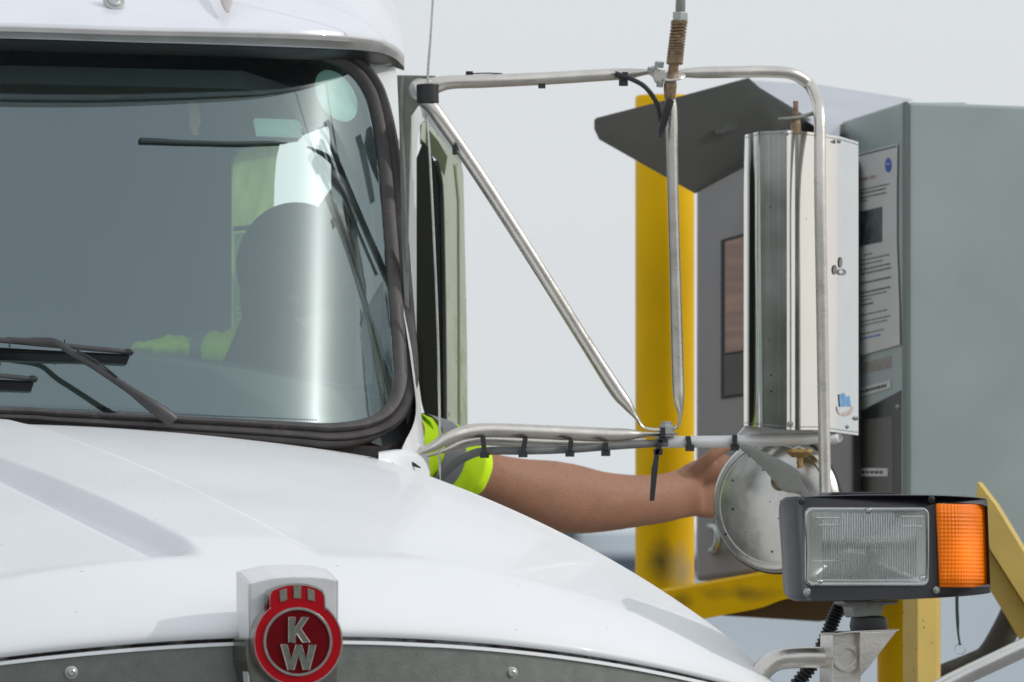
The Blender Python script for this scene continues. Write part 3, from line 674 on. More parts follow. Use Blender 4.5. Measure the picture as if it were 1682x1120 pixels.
# thin bright outline running down the slanted corner
rear = [(694, 190), (757, 262), (761, 285), (764, 420), (767, 560), (768, 700), (769, 1000), (733, 1000), (733, 690), (729, 420), (727, 300), (722, 270), (712, 248), (690, 228)]
G().add(prism([P(x_, y_, 15.9+.3*(x_-690)/70) for x_, y_ in rear], Vector((.0, .04, 0)))).mk('door_jamb', M['cream'], dr, smooth=False, bevel=.004)
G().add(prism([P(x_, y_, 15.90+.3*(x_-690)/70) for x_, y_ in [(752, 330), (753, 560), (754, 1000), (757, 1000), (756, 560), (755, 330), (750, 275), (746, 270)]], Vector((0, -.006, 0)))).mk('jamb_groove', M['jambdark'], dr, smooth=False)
G().add(prism([P(x_, y_, 15.50+.0095*(x_-684)) for x_, y_ in [(684, 260), (695, 232), (706, 246), (716, 272), (722, 310), (725, 420), (728, 560), (729, 692), (720, 696), (700, 690), (692, 660), (684, 600)]], Vector((0, .02, 0)))).mk('door_window', M['darkglass'], dr, smooth=False)
G().add(tube([P(716, 268, 15.80), P(723, 310, 15.86), P(726, 420, 15.88), P(728, 560, 15.9), P(729, 700, 15.9)], .006, seg=8)).mk('window_channel', M['black'], dr)
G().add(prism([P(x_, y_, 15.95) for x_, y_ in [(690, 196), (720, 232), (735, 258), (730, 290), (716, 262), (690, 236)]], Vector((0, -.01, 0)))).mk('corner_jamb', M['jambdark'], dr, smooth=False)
# exterior white trim on the slant
G().add(prism([P(x_, y_, 15.38) for x_, y_ in [(690, 170), (700, 183), (755, 252), (759, 262), (757, 268), (700, 197), (694, 192)]], Vector((0, .015, 0)))).mk('door_rim', M['doorw'], dr, smooth=False)

# ---- mirror bracket
def tb(pts, name, m, par, r, seg=16, n=6, hint=Vector((0, -1, 0))):
    return G().add(tube([P(*p) for p in pts], r, seg=seg, n=n, hint=hint)).mk(name, m, par)
k1 = .001*15.4/15
def px_r(v): return v*15.4/F
plate_o = [(652, 123), (716, 124), (718, 150), (706, 168), (692, 166), (676, 190), (675, 212), (671, 400), (673, 600), (667, 600), (660, 400), (656, 212)]
mb = G().add(prism([P(x_, y_, 15.31) for x_, y_ in plate_o], Vector((0, .012, 0)))).mk('mirror_mount_plate', M['grime'], truck, smooth=False, bevel=.002)
G().add(tube([P(660, 126, 15.30), P(659, 190, 15.30), P(664, 300, 15.30), P(668, 430, 15.3)], .0035, seg=10)).mk('plate_fold', M['grime'], mb)
G().add(lathe(P(690, 147, 15.29), (0, -1, 0), [(.019, -.004), (.019, .003), (.015, .006), (.009, .006), (.009, .013), (.003, .015), (0, .015)], 24)).mk('bolt', M['zinc'], mb)
arm = tb([(683, 150, 15.28), (712, 141, 15.28), (740, 135, 15.285), (800, 133, 15.30), (900, 128.5, 15.34), (990, 123, 15.37), (1030, 121, 15.385), (1062, 118, 15.395), (1092, 118, 15.4)],
         'mirror_arm', M['alu'], truck, [(px_r(16), px_r(4)), (px_r(14), px_r(7)), px_r(11.5), px_r(11), px_r(10.5), px_r(10), (px_r(9), px_r(10)), (px_r(5), px_r(11)), (px_r(3.5), px_r(12))])
loop_t = tb([(1080, 120, 15.4), (1110, 120, 15.4), (1150, 119, 15.41), (1210, 118, 15.43), (1262, 117.5, 15.45), (1300, 121, 15.46), (1328, 138, 15.475), (1342, 165, 15.45), (1346.5, 200, 15.42), (1347, 320, 15.40), (1350, 500, 15.40), (1353, 680, 15.40), (1356, 820, 15.40)],
            'mirror_loop', M['alu'], truck, [(px_r(3), px_r(10)), (px_r(6), px_r(10)), px_r(9.5)]+[px_r(9.8)]*10)
diag = tb([(692, 160, 15.27), (706, 172, 15.27), (728, 202, 15.27), (790, 292, 15.29), (880, 432, 15.32), (960, 560, 15.36), (1010, 638, 15.38), (1030, 664, 15.385), (1044, 684, 15.39), (1060, 703, 15.395), (1095, 706, 15.40)],
          'diagonal_brace', M['alu'], truck, [(px_r(14), px_r(5)), px_r(12), px_r(11.5), px_r(11), px_r(10.5), px_r(10.5), px_r(11.5), (px_r(9), px_r(11)), (px_r(4), px_r(10)), (px_r(2.5), px_r(10)), (px_r(2.5), px_r(9))])
vert = tb([(1101, 140, 15.39), (1102, 165, 15.39), (1103, 190, 15.39), (1105, 300, 15.39), (1109, 450, 15.395), (1113, 600, 15.40), (1115, 655, 15.40), (1117, 682, 15.405), (1112, 702, 15.405), (1098, 703, 15.405)],
          'vertical_strut', M['alu'], truck, [px_r(6), px_r(8), px_r(9.5), px_r(9.3), px_r(9.3), px_r(10), (px_r(9), px_r(10)), (px_r(3.5), px_r(10)), (px_r(2.5), px_r(9)), (px_r(2.2), px_r(8))])
low = tb([(652, 747, 15.21), (685, 745, 15.21), (712, 733, 15.22), (740, 717, 15.23), (770, 709, 15.25), (810, 706.5, 15.27), (900, 710, 15.31), (990, 714, 15.35), (1030, 714, 15.37), (1060, 714, 15.385), (1110, 713.5, 15.40)],
         'lower_mirror_arm', M['alu'], truck, [(px_r(2.5), px_r(13)), (px_r(3), px_r(13)), (px_r(8), px_r(12)), px_r(11), px_r(12), px_r(12), px_r(12), px_r(12), (px_r(10), px_r(12)), (px_r(4), px_r(12)), (px_r(2.2), px_r(12))])
tb([(700, 750, 15.30), (730, 740, 15.31), (765, 727, 15.32), (800, 723, 15.33), (900, 728, 15.36), (990, 730, 15.39), (1060, 727, 15.41)], 'inner_mirror_arm', M['alu'], truck, [(px_r(2), px_r(8)), (px_r(4), px_r(8)), px_r(8.5), px_r(9), px_r(9), px_r(9), px_r(7)])
lbar = tb([(1084, 726, 15.41), (1092, 726, 15.41), (1200, 725, 15.44), (1300, 722, 15.47), (1368, 719.5, 15.49), (1377, 719, 15.49)], 'lower_mirror_bar', mat('pale_bar', (.80, .80, .79), .4, .3, var=.06, scale=30), truck, [px_r(8), px_r(9.5), px_r(10), px_r(10), px_r(10), px_r(7)])
cd = tb([(715, 795, 15.32), (740, 768, 15.31), (762, 752, 15.30), (795, 741, 15.29), (860, 740, 15.30), (935, 738, 15.33), (1000, 733, 15.35), (1060, 729, 15.38), (1095, 727, 15.40)], 'wire_conduit', M['conduit'], truck, [px_r(7)]*5+[px_r(6.5)]*4)
def tie(px, y0, y1, D, par, lean=0, w_=4.2, tail=None):
    g = G(); g.add(prism([P(px-w_+lean, y0, D), P(px+w_+lean, y0, D), P(px+w_, y1, D), P(px-w_, y1, D)], Vector((0, .026, 0))))
    g.add(box(P(px, y1+2, D+.006), (px_r(7.5), 0, 0), (0, .006, 0), (0, 0, px_r(5))))
    if tail: g.add(prism([P(x_, y_, D) for x_, y_ in tail], Vector((0, .002, 0))))
    g.mk('cable_tie', M['black'], par, smooth=False, bevel=.0008)
tie(796, 717, 745, 15.245, cd, -3); tie(859, 719, 744, 15.27, cd, 4); tie(936, 723, 743, 15.295, cd, 2); tie(995, 726, 742, 15.32, cd)
tie(1133, 716, 734, 15.40, lbar, -3); tie(1207, 714, 733, 15.42, lbar)
tie(1081, 722, 740, 15.375, lbar, 4, 4.5, tail=[(1077, 738), (1084, 738), (1080, 775), (1075, 822), (1067, 823), (1070, 770)])
tie(1089, 702, 720, 15.375, lbar, 0, 4)
for px, y in ((771, 121), (890, 141)): G().add(box(P(px, y, 15.30), (px_r(6), 0, 0), (0, .005, 0), (0, 0, px_r(4)))).mk('cable_tie', M['black'], arm, smooth=False, bevel=.001)
G().add(tube([P(772, 121, 15.3), P(800, 120, 15.3), (P(825, 121, 15.31))], .0012, seg=6)).mk('tie_tail', M['black'], arm)
tie(1024, 118, 134, 15.36, arm, 3, 5)
for px, y in ((747, 246),): G().add(box(P(px, y, 15.26), (px_r(4), 0, 0), (0, .005, 0), (0, 0, px_r(8)))).mk('brace_clip', M['black'], diag, smooth=False, bevel=.001)
G().add(lathe(P(1095, 706, 15.40), (0, 0, 1), [(0, -.012), (px_r(13), -.012), (px_r(13), .008), (px_r(9), .0085), (px_r(9), .014), (0, .014)], 6)).mk('joint_bolt', M['zinc'], truck, smooth=False, bevel=.001)
# conduit along the top: black cable looping to the antenna
tb([(1010, 120, 15.36), (1040, 131, 15.36), (1062, 145, 15.36), (1080, 172, 15.37), (1086, 200, 15.375)], 'antenna_lead', M['black'], truck, [px_r(4)]*5, seg=10)
tb([(1101, 164, 15.36), (1095, 185, 15.36), (1087, 212, 15.37), (1086, 226, 15.37)], 'lead_plug', M['black'], truck, [px_r(7), px_r(6.5), px_r(5.5), px_r(4.5)], seg=12)
# joint plate and antenna mount
jp = G().add(prism([P(x_, y_, 15.38) for x_, y_ in [(1064, 112), (1072, 107), (1080, 112), (1092, 118), (1110, 126), (1108, 132), (1092, 131), (1084, 136), (1076, 134), (1072, 124), (1065, 120)]], Vector((0, .03, 0)))).mk('mount_bracket', M['alu'], truck, smooth=False, bevel=.0015)
G().add(lathe(P(1107, 127, 15.375), (-.15, -.30, 1), [(0, -.002), (px_r(19), -.002), (px_r(20), 0), (px_r(19), .002), (0, .002)], 28)).mk('mount_washer', M['alu'], jp)
for px, y, r in ((1083, 105, 8), (1069, 114, 6), (1084, 137, 6)): G().add(lathe(P(px, y, 15.37), (.1, -.2, 1), [(0, -.006), (px_r(r), -.006), (px_r(r), .004), (0, .004)], 6)).mk('mount_bolt', M['zinc'], jp, smooth=False, bevel=.0008)
an = G().add(tube([P(1100, 163, 15.375), P(1101, 140, 15.375), P(1103, 128, 15.375), P(1106, 112, 15.375), P(1108, 100, 15.375)], [px_r(9), px_r(11), px_r(8), px_r(8.5), px_r(9)], seg=14)).mk('spring_antenna', M['rust'], truck)
cs = [P(1108, 104, 15.375), P(1110, 85, 15.375), P(1113, 60, 15.375), P(1116, 34, 15.375)]
S = spl([tuple(p) for p in cs], 40); hel = []
N = 16*14
for i in range(N+1):
    f_ = i/N*(len(S)-1); j = int(min(f_, len(S)-2)); c = Vector(S[j])*(1-(f_-j))+Vector(S[j+1])*(f_-j); a = 2*math.pi*i/14
    hel.append(c+Vector((math.cos(a), math.sin(a), 0))*px_r(11.5))
G().add(tube(hel, px_r(2.6), seg=6, n=1)).add(tube(cs, px_r(9.5), seg=12)).mk('spring', M['rust'], an)
G().add(tube([P(1117, 36, 15.375), P(1117.5, 20, 15.375)], px_r(14), seg=6, n=1)).mk('hex_collar', M['zinc'], an, smooth=False, bevel=.001)
G().add(tube([P(1117.5, 20, 15.375), P(1118, 2, 15.375), P(1120, -30, 15.375), P(1126, -300, 15.375), P(1135, -700, 15.375)], [px_r(8), px_r(8), px_r(6), px_r(2), px_r(1.5)], seg=12)).mk('antenna_shaft', M['grime'], an)
# whip antenna with black clamp
wa = tb([(722, 800, 15.27), (722, 690, 15.27), (719, 550, 15.27), (713, 400, 15.27), (706, 260, 15.27), (700, 178, 15.27), (703, 120, 15.27), (707, 60, 15.27), (712, -20, 15.27), (730, -300, 15.27)], 'whip_antenna', M['steel'], truck, [px_r(2.1)]*10, seg=8)
G().add(tube([P(702, 138, 15.272), P(703, 170, 15.272)], px_r(18), seg=28, n=1)).mk('antenna_clamp', M['black'], wa, bevel=.002)
# ---- flat mirror (seen from behind)
sec = [(1221, 15.56), (1221.5, 15.52), (1223, 15.475), (1226.5, 15.445), (1233, 15.425), (1246, 15.410), (1260, 15.401), (1280, 15.397), (1292, 15.398), (1300, 15.405), (1309, 15.418), (1312, 15.415), (1316, 15.418), (1345, 15.447), (1372, 15.475), (1380, 15.490), (1410, 15.60)]
def mtop(x_): return float(np.interp(x_, [1221, 1245, 1290, 1330, 1380, 1410], [222, 216, 213.5, 216, 224, 233]))
def mbot(x_): return float(np.interp(x_, [1221, 1300, 1345, 1410], [699, 706, 706, 715]))
rows = []
for k in range(25):
    q = k/24; rows.append([P(x_, mtop(x_)*(1-q)+mbot(x_)*q, D) for x_, D in sec])
back = [[v+Vector((.004, .012, 0)) for v in r] for r in rows]
mr = G().add(grid(rows)).mk('side_mirror', M['mirror'], truck)
for q, sg in ((0, 1), (-1, -1)):
    ring_ = rows[q]; G().add(prism([v-UP*.004*sg for v in ring_], UP*-.002*sg)).mk('mirror_end_cap', M['steel'], mr, smooth=False)
# mirror glass at the back, in the box
G().add(prism([P(1223, 226, 15.57), P(1408, 236, 15.605), P(1408, 712, 15.605), P(1223, 702, 15.57)], Vector((0, .004, 0)))).mk('mirror_glass', M['mirror'], mr, smooth=False)
for px, y in ((1292, 219), (1299, 696)): screw(px, y, 0, .0028, mr, ax=(0, -1, 0), D=15.399)
for px, y in ((1378, 232), (1391, 701), (1407, 687)): screw(px, y, 0, .0024, mr, ax=(.3, -1, 0), D=15.475 if px < 1380 else 15.53 if px < 1400 else 15.58)
# torn sticker and scuff
def onbox(pts, off): 
    X = [s_[0] for s_ in sec]; Dd = [s_[1] for s_ in sec]
    return [P(x_, y_, float(np.interp(x_, X, Dd))-off) for x_, y_ in pts]
G().add(prism(onbox([(1378, 648), (1386, 645), (1390, 651), (1396, 650), (1398, 668), (1380, 668)], .003), Vector((0, .002, 0)))).mk('blue_sticker', M['bluep'], mr, smooth=False)
G().add(prism(onbox(ell(1388, 670, 14, 14, 24, -10, 190), .0022), Vector((0, .001, 0)))).mk('sticker_residue', mat('residue', (.50, .44, .41), .6, var=.3, scale=90), mr, smooth=False)
G().add(prism(onbox(ell(1371.5, 443, 3.6, 8, 14), .002), Vector((0, .001, 0)))).add(prism(onbox(ell(1383, 447, 7.5, 5.5, 16), .0025), Vector((0, .001, 0)))).add(prism(onbox(ell(1381, 431, 3, 9, 14), .003), Vector((0, .001, 0)))).mk('grease_mark', mat('grease', (.22, .21, .20), .6, var=.3, scale=90), mr, smooth=False)
# studs and arms
G().add(tube([P(1307, 215, 15.42), P(1307, 166, 15.42)], px_r(4.5), seg=10, n=1)).add(lathe(P(1307, 196, 15.42), UP, [(0, -.006), (px_r(8), -.006), (px_r(8), .003), (0, .003)], 6)).add(lathe(P(1307, 211, 15.42), UP, [(0, -.010), (px_r(10), -.010), (px_r(8), .012), (0, .012)], 14)).mk('mirror_stud', M['rust'], mr)
G().add(tube([P(1340, 185, 15.46), P(1322, 190, 15.43), P(1300, 194, 15.41), P(1278, 195, 15.41)], [(px_r(5), .004), (px_r(7), .003), (px_r(7), .003), (px_r(4), .002)], seg=10)).mk('stud_arm', M['grime'], mr)
G().add(tube([P(1314, 735, 15.43), P(1314, 769, 15.43)], px_r(5), seg=12, n=1)).add(lathe(P(1313, 742, 15.43), UP, [(0, -.010), (px_r(13), -.009), (px_r(22), -.001), (px_r(22), .004), (0, .005)], 24)).mk('lower_stud', M['brass'], mr)
# ---- round convex mirror (back of the dish)
dc = P(1274, 828, 15.5); dax = Vector((-.42, -.9, -.02)).normalized(); r0 = px_r(113)
prof = [(0, .0215), (r0*.10, .0213), (r0*.2, .0208), (r0*.35, .0195), (r0*.5, .0172), (r0*.65, .014), (r0*.8, .0095), (r0*.855, .0072), (r0*.862, .005), (r0*.875, .005), (r0*.885, .0085), (r0*.95, .007), (r0, -.001), (r0*1.01, -.008), (r0, -.016), (r0*.97, -.018), (0, -.019)]
rm = G().add(lathe(dc, dax, prof, 72)).mk('round_mirror', M['dish'], truck)
G().add(lathe(dc, dax, [(r0*1.0, -.004), (r0*1.03, -.008), (r0*1.03, -.018), (r0*.99, -.020)], 72)).mk('mirror_rim', M['black'], rm)
G().add(lathe(P(1281, 790, 15.44), dax, [(0, -.02), (.016, -.02), (.017, .0), (.012, .006), (.006, .008), (0, .008)], 20)).mk('mirror_pivot', M['rust'], rm)
G().add(tube([P(1218, 733, 15.40), P(1240, 745, 15.40), P(1265, 762, 15.40), P(1285, 778, 15.40), P(1300, 791, 15.40), P(1318, 806, 15.40), P(1340, 826, 15.40)], [(px_r(5), .003), (px_r(9), .003), (px_r(14), .003), (px_r(19), .003), (px_r(20), .003), (px_r(8), .004), (px_r(6), .005)], seg=16, hint=Vector((0, -1, 0)))).mk('round_mirror_arm', M['grime'], rm)
G().add(prism([P(x_, y_, 15.47) for x_, y_ in [(1198, 728), (1222, 700), (1250, 704), (1250, 716), (1215, 735)]], Vector((0, .01, 0)))).mk('mirror_clip', M['steel'], rm, smooth=False, bevel=.002)

# ---- headlamp
LB = .20
fo_ = [(1322, 818), (1330, 814.5), (1420, 812), (1530, 812.5), (1590, 815), (1618, 818), (1623, 822), (1625, 850), (1628, 960), (1629, 970), (1622, 975), (1560, 981), (1440, 986), (1345, 987), (1334, 983), (1328, 970), (1324, 900), (1320, 840)]
fo_ = [tuple(p) for p in spl(fo_, 3, True)]
def lampb(px): return LB+(.045*sm((px-1560)/70.0)**1.5)
ctr = PB(1470, 897, LB)
hl = G()
def ringL(k, dep, shrinkL=0):
    out = []
    for x_, y_ in fo_:
        xx = 1472+(x_-1472)*k; yy = 899+(y_-899)*k
        out.append(PB(xx, yy, lampb(x_))+BK*dep)
    return out
rings = [ringL(.985, .0), ringL(1.0, .004), ringL(1.0, .012), ringL(.992, .015), ringL(.992, .030), ringL(1.005, .034), ringL(1.0, .075), ringL(.93, .125), ringL(.86, .135), ringL(.3, .137)]
v, f = grid(rings, True); n = len(fo_); f.append(list(range(len(v)-n, len(v))))
hl.add((v, f))
# bezel face, with openings for the lens and the signal
lens_o = rr(1322, 833, 1526, 962, 10); sig_o = [(1538, 827), (1580, 826), (1612, 828), (1622, 832), (1624, 880), (1627, 964), (1600, 964), (1545, 963)]
bm = bmesh.new()
def ring_multi(out, holes):
    bm = bmesh.new(); es = []
    for L2 in [out]+holes:
        vs_ = [bm.verts.new(p) for p in L2]; es += [bm.edges.new((vs_[i], vs_[(i+1) % len(vs_)])) for i in range(len(vs_))]
    bmesh.ops.triangle_fill(bm, edges=es, use_beauty=True); bm.verts.index_update()
    r = ([v.co.copy() for v in bm.verts], [[v.index for v in f_.verts] for f_ in bm.faces]); bm.free(); return r
bm.free()
LO = [PB(x_, y_, lampb(x_)-.0005) for x_, y_ in lens_o]; SO = [PB(x_, y_, lampb(x_)-.0005) for x_, y_ in sig_o]
bez = ring_multi(ringL(.985, 0), [LO, SO])
hl.add(bez)
hl.add(grid([LO, [p+BK*.012 for p in LO]], True)); hl.add(grid([SO, [p+BK*.008 for p in SO]], True))
lamp = hl.mk('headlamp', M['housing'], truck)
# reflector bowl and lens
rows = []
for i in range(13):
    q = i/12; row = []
    for x_, y_ in rr(1322, 833, 1526, 962, 10, 10):
        dx_, dy_ = x_-1424, y_-897.5; rd_ = math.hypot(dx_, dy_); cxx, cyy = dx_/rd_*66, dy_/rd_*66; k_ = min(1, q*1.5)
        ex, ey = (dx_*(1-k_)+cxx*k_), (dy_*(1-k_)+cyy*k_); sc2 = (1-q)**.8 if q > .5 else 1-(1-.5**.8)*q*2
        row.append(PB(1424+ex*sc2, 897.5+ey*sc2, LB)+BK*(.011+.055*(1-(1-q)**2)))
    rows.append(row)
G().add(grid(rows, True)).mk('lamp_reflector', M['refl'], lamp)
G().add(blob(PB(1432, 905, LB+.035), (.010, .010, .010))).mk('lamp_bulb', mat('bulb_glass', (.8, .8, .78), .2), lamp)
rows = []
for i in range(9):
    yy = 835+i*(125)/8; rows.append([PB(x_, yy, LB+.006-.010*(1-((yy-897)/64)**2)*(1-((x_-1424)/102)**2)) for x_ in np.linspace(1324, 1524, 24)])
G().add(grid(rows)).mk('headlamp_lens', M['lens'], lamp)
# raised glass rim and moulded bars in the lens
gr = [PB(x_, y_, LB-.001) for x_, y_ in rr(1325, 836, 1523, 959, 9)]
G().add(tube(gr+[gr[0]], .0028, seg=8, n=1, cap=False)).mk('lens_rim', M['clear'], lamp)
g = G()
for (x0, x1, y) in ((1335, 1390, 921), (1385, 1452, 885), (1400, 1450, 900), (1340, 1380, 850), (1345, 1380, 862), (1480, 1515, 848), (1480, 1515, 864), (1340, 1520, 953)):
    g.add(tube([PB(x0, y, LB-.002), PB(x1, y, LB-.002)], .0009, seg=6, n=2))
g.mk('lens_moulding', M['clear'], lamp)
g = G()
for x_, y_ in ((1346, 955), (1426, 838), (1515, 949)): G().add(blob(PB(x_, y_, LB-.002), (.005, .003, .004))).mk('lens_stud', M['clear'], lamp)
# vertical flutes as real ribs
g = G()
for x_ in np.arange(1352, 1506, 4.0):
    y0 = 842 if 1380 < x_ < 1470 else 850; y1 = 950
    bb = [LB+.0045-.010*(1-((yy-897)/64)**2)*(1-((x_-1424)/102)**2) for yy in (y0, 870, 897, 925, y1)]
    g.add(tube([PB(x_, yy, b_) for yy, b_ in zip((y0, 870, 897, 925, y1), bb)], .0009, seg=6, n=2))
g.mk('lens_ribs', M['clear'], lamp)
# turn signal
rows = []
for i in range(8):
    q = i/7; row = []
    for j in range(14):
        u = j/13; x0 = 1538+q*6; x1 = 1622+q*5; x_ = x0+(x1-x0)*u; y_ = (827+1.5*u)+(137)*q
        row.append(PB(x_, y_, lampb(x_)-.004-.004*math.sin(math.pi*q)*math.sin(math.pi*min(1, u*1.0))+.03*u**6))
    rows.append(row)
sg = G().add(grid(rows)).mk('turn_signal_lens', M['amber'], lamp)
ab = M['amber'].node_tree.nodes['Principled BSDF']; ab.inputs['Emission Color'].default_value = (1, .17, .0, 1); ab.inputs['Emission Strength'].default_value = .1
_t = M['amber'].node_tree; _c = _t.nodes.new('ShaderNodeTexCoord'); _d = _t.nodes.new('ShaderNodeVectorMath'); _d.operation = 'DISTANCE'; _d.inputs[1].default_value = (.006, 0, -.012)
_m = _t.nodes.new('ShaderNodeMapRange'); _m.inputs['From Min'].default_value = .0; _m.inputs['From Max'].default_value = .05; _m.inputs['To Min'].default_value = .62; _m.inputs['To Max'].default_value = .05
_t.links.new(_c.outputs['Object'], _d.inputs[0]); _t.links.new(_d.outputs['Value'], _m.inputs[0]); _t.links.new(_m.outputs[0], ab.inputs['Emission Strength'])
md = sg.modifiers.new('t', 'SOLIDIFY'); md.thickness = .004; md.offset = -1
for px, y, m_ in ((1316, 824, M['black']), (1326, 972, M['zinc']), (1530, 820, M['black']), (1538, 969, M['zinc'])): screw(px, y, lampb(px)-.001, .0034, lamp, m_)
G().add(plate([(1362, 812), (1370, 808), (1468, 808), (1474, 812)], LB+.02, .05)).mk('housing_rib', M['housing'], lamp, smooth=False, bevel=.001)
# bracket under the lamp
hb_ = G().add(plate([(1385, 987), (1478, 986), (1474, 992), (1452, 994), (1448, 1012), (1405, 1014), (1400, 996), (1387, 992)], LB+.04, .04)).mk('headlamp_bracket', M['grime'], truck, smooth=False, bevel=.002)
G().add(lathe(PB(1427, 1024, LB+.06), UP, [(0, -.0115), (px_r(26), -.0115), (px_r(28), -.004), (px_r(26), .008), (px_r(20), .0115), (0, .0115)], 24)).mk('rubber_mount', M['black'], hb_)
bs = G()
bs.add(plate([(1370, 1040), (1400, 1036), (1476, 1033), (1478, 1036), (1400, 1040), (1372, 1043)], LB+.03, .06))
bs.add(plate([(1413, 1038), (1474, 1036), (1427, 1096), (1413, 1112)], LB+.03, .006))
bs.add(plate([(1368, 1042), (1413, 1038), (1415, 1110), (1412, 1140), (1366, 1140)], LB+.045, .05))
bs.mk('lamp_arm_plate', M['alu'], hb_, smooth=False, bevel=.002)
G().add(tube([PB(1215, 1240, LB+.1), PB(1232, 1150, LB+.1), PB(1246, 1110, LB+.1), PB(1272, 1086, LB+.1), PB(1310, 1080, LB+.095), PB(1360, 1080, LB+.085), PB(1400, 1080, LB+.07)], [px_r(17)*.9]*7, seg=24)).mk('headlamp_arm', M['alu'], truck)
G().add(annulus(1392, 1080, 15, 23, LB+.04, .01)).mk('arm_weld', M['alu'], hb_)
# corrugated hose
hp = [PB(1385, 985, LB+.13), PB(1372, 1010, LB+.13), PB(1358, 1045, LB+.13), PB(1338, 1085, LB+.14), PB(1312, 1120, LB+.15), PB(1280, 1160, LB+.16)]
S = spl([tuple(p) for p in hp], 18); rad = [px_r(11) if i % 3 else px_r(8) for i in range(len(S))]
G().add(tube([Vector(s_) for s_ in S], rad, seg=16, n=1)).mk('corrugated_hose', M['black'], truck)
# ---- the rest of the truck below the picture
G().add(prism([T(-1.05, -.05, .35), T(1.1, -.05, .35), T(1.05, .1, .35), T(-1.0, .1, .35)], UP*.4)).mk('bumper', M['steel'], truck, smooth=False, bevel=.03)
G().add(prism([T(-.5, .3, .55), T(.57, .3, .55), T(.57, 6.5, .55), T(-.5, 6.5, .55)], UP*.3)).mk('chassis', M['black'], truck, smooth=False)
for s_ in (-.95, 1.0):
    for b_ in (.9, 5.6):
        c = T(s_, b_, .52); wq = G().add(lathe(c-LT*.14, LT, [(.28, 0), (.48, 0), (.52, .04), (.52, .24), (.48, .28), (.28, .28), (.28, 0)], 40)).mk('wheel', M['tyre'], truck)
        G().add(lathe(c-LT*.1, LT, [(0, .02), (.1, .02), (.14, .06), (.27, .10), (.285, .2), (.285, 0), (0, 0)], 32)).mk('rim', M['steel'], wq)
    G().add(lathe(T(s_, .9, .52)-LT*.17, LT, [(.56, 0), (.60, 0), (.60, .34), (.56, .34), (.56, 0)], 40)).mk('mudguard', M['white'], truck)

# ================================================================== DRIVER
def body_mesh(parts, voxel, smooth_it, name):
    g = G()
    for p in parts: g.add(p)
    me = bpy.data.meshes.new('tmp'); me.from_pydata(g.v, [], g.f)
    bm = bmesh.new(); bm.from_mesh(me); bmesh.ops.recalc_face_normals(bm, faces=bm.faces); bm.to_mesh(me); bm.free()
    o = bpy.data.objects.new('tmp', me); scn.collection.objects.link(o)
    m = o.modifiers.new('r', 'REMESH'); m.mode = 'VOXEL'; m.voxel_size = voxel; m.use_smooth_shade = True
    m2 = o.modifiers.new('s', 'SMOOTH'); m2.factor = .5; m2.iterations = smooth_it
    dg = bpy.context.evaluated_depsgraph_get(); dg.update(); ev = o.evaluated_get(dg).to_mesh()
    V = [v.co.copy() for v in ev.vertices]; Fc = [list(p.vertices) for p in ev.polygons]
    o.evaluated_get(dg).to_mesh_clear(); bpy.data.objects.remove(o); return V, Fc
person = empty('person', T(.55, 2.8, .98), 'driver in lime hi-vis shirt reaching an arm out of the truck window', 'person')
A3 = lambda *p: P(*p)
sh = P(640, 730, 15.50)                         # left shoulder
armc = [(655, 735, 15.52), (720, 748, 15.60), (790, 775, 15.72), (815, 788, 15.76), (860, 803, 15.82), (905, 813, 15.88), (945, 820, 15.93), (990, 824, 15.98), (1040, 823, 16.03), (1085, 819, 16.07), (1115, 812, 16.10), (1140, 805, 16.12)]
kk = 15.9/F
armr = [(.05, .052), (.05, .052), (.034, 40*kk), (.036, 42*kk), (.042, 50*kk), (.045, 57*kk), (.046, 57*kk), (.043, 50*kk), (.037, 44*kk), (.030, 41*kk), (.028, 41*kk), (.026, 44*kk)]
parts = [tube([P(*p) for p in armc], armr, seg=32, n=5, hint=UP)]
# hint=UP puts the second radius upright
hand = [(1130, 806, 16.11), (1150, 802, 16.13), (1175, 800, 16.15), (1200, 800, 16.17)]
parts.append(tube([P(*p) for p in hand], [(.020, 44*kk), (.020, 50*kk), (.018, 54*kk), (.014, 48*kk)], seg=28, n=4, hint=UP))
for k, (y0, ln, cu) in enumerate(((763, .9, 0), (787, 1.0, 0), (812, .95, 0), (836, .78, 0))):        # four fingers
    yy = y0
    parts.append(tube([P(1180, yy+3, 16.16), P(1212, yy, 16.17), P(1212+34*ln, yy-3, 16.175), P(1212+58*ln, yy+2, 16.20), P(1212+66*ln, yy+6, 16.225)], [.0098, .0096, .009, .008, .0065], seg=12, n=4))
parts.append(tube([P(1140, 775, 16.10), P(1165, 752, 16.09), P(1188, 735, 16.10), P(1210, 724, 16.12), P(1222, 722, 16.13)], [.014, .0125, .011, .0095, .007], seg=12, n=4))     # thumb, up
parts.append(blob(P(1182, 770, 16.135), (.034, .016, .026), (Vector((.9, .1, .3)).normalized(), Vector((0, 1, 0)), Vector((-.3, 0, .9)).normalized())))
parts.append(blob(P(1160, 776, 16.115), (.046, .018, .020), (Vector((.9, .1, .35)).normalized(), Vector((0, 1, 0)), Vector((-.35, 0, .9)).normalized())))
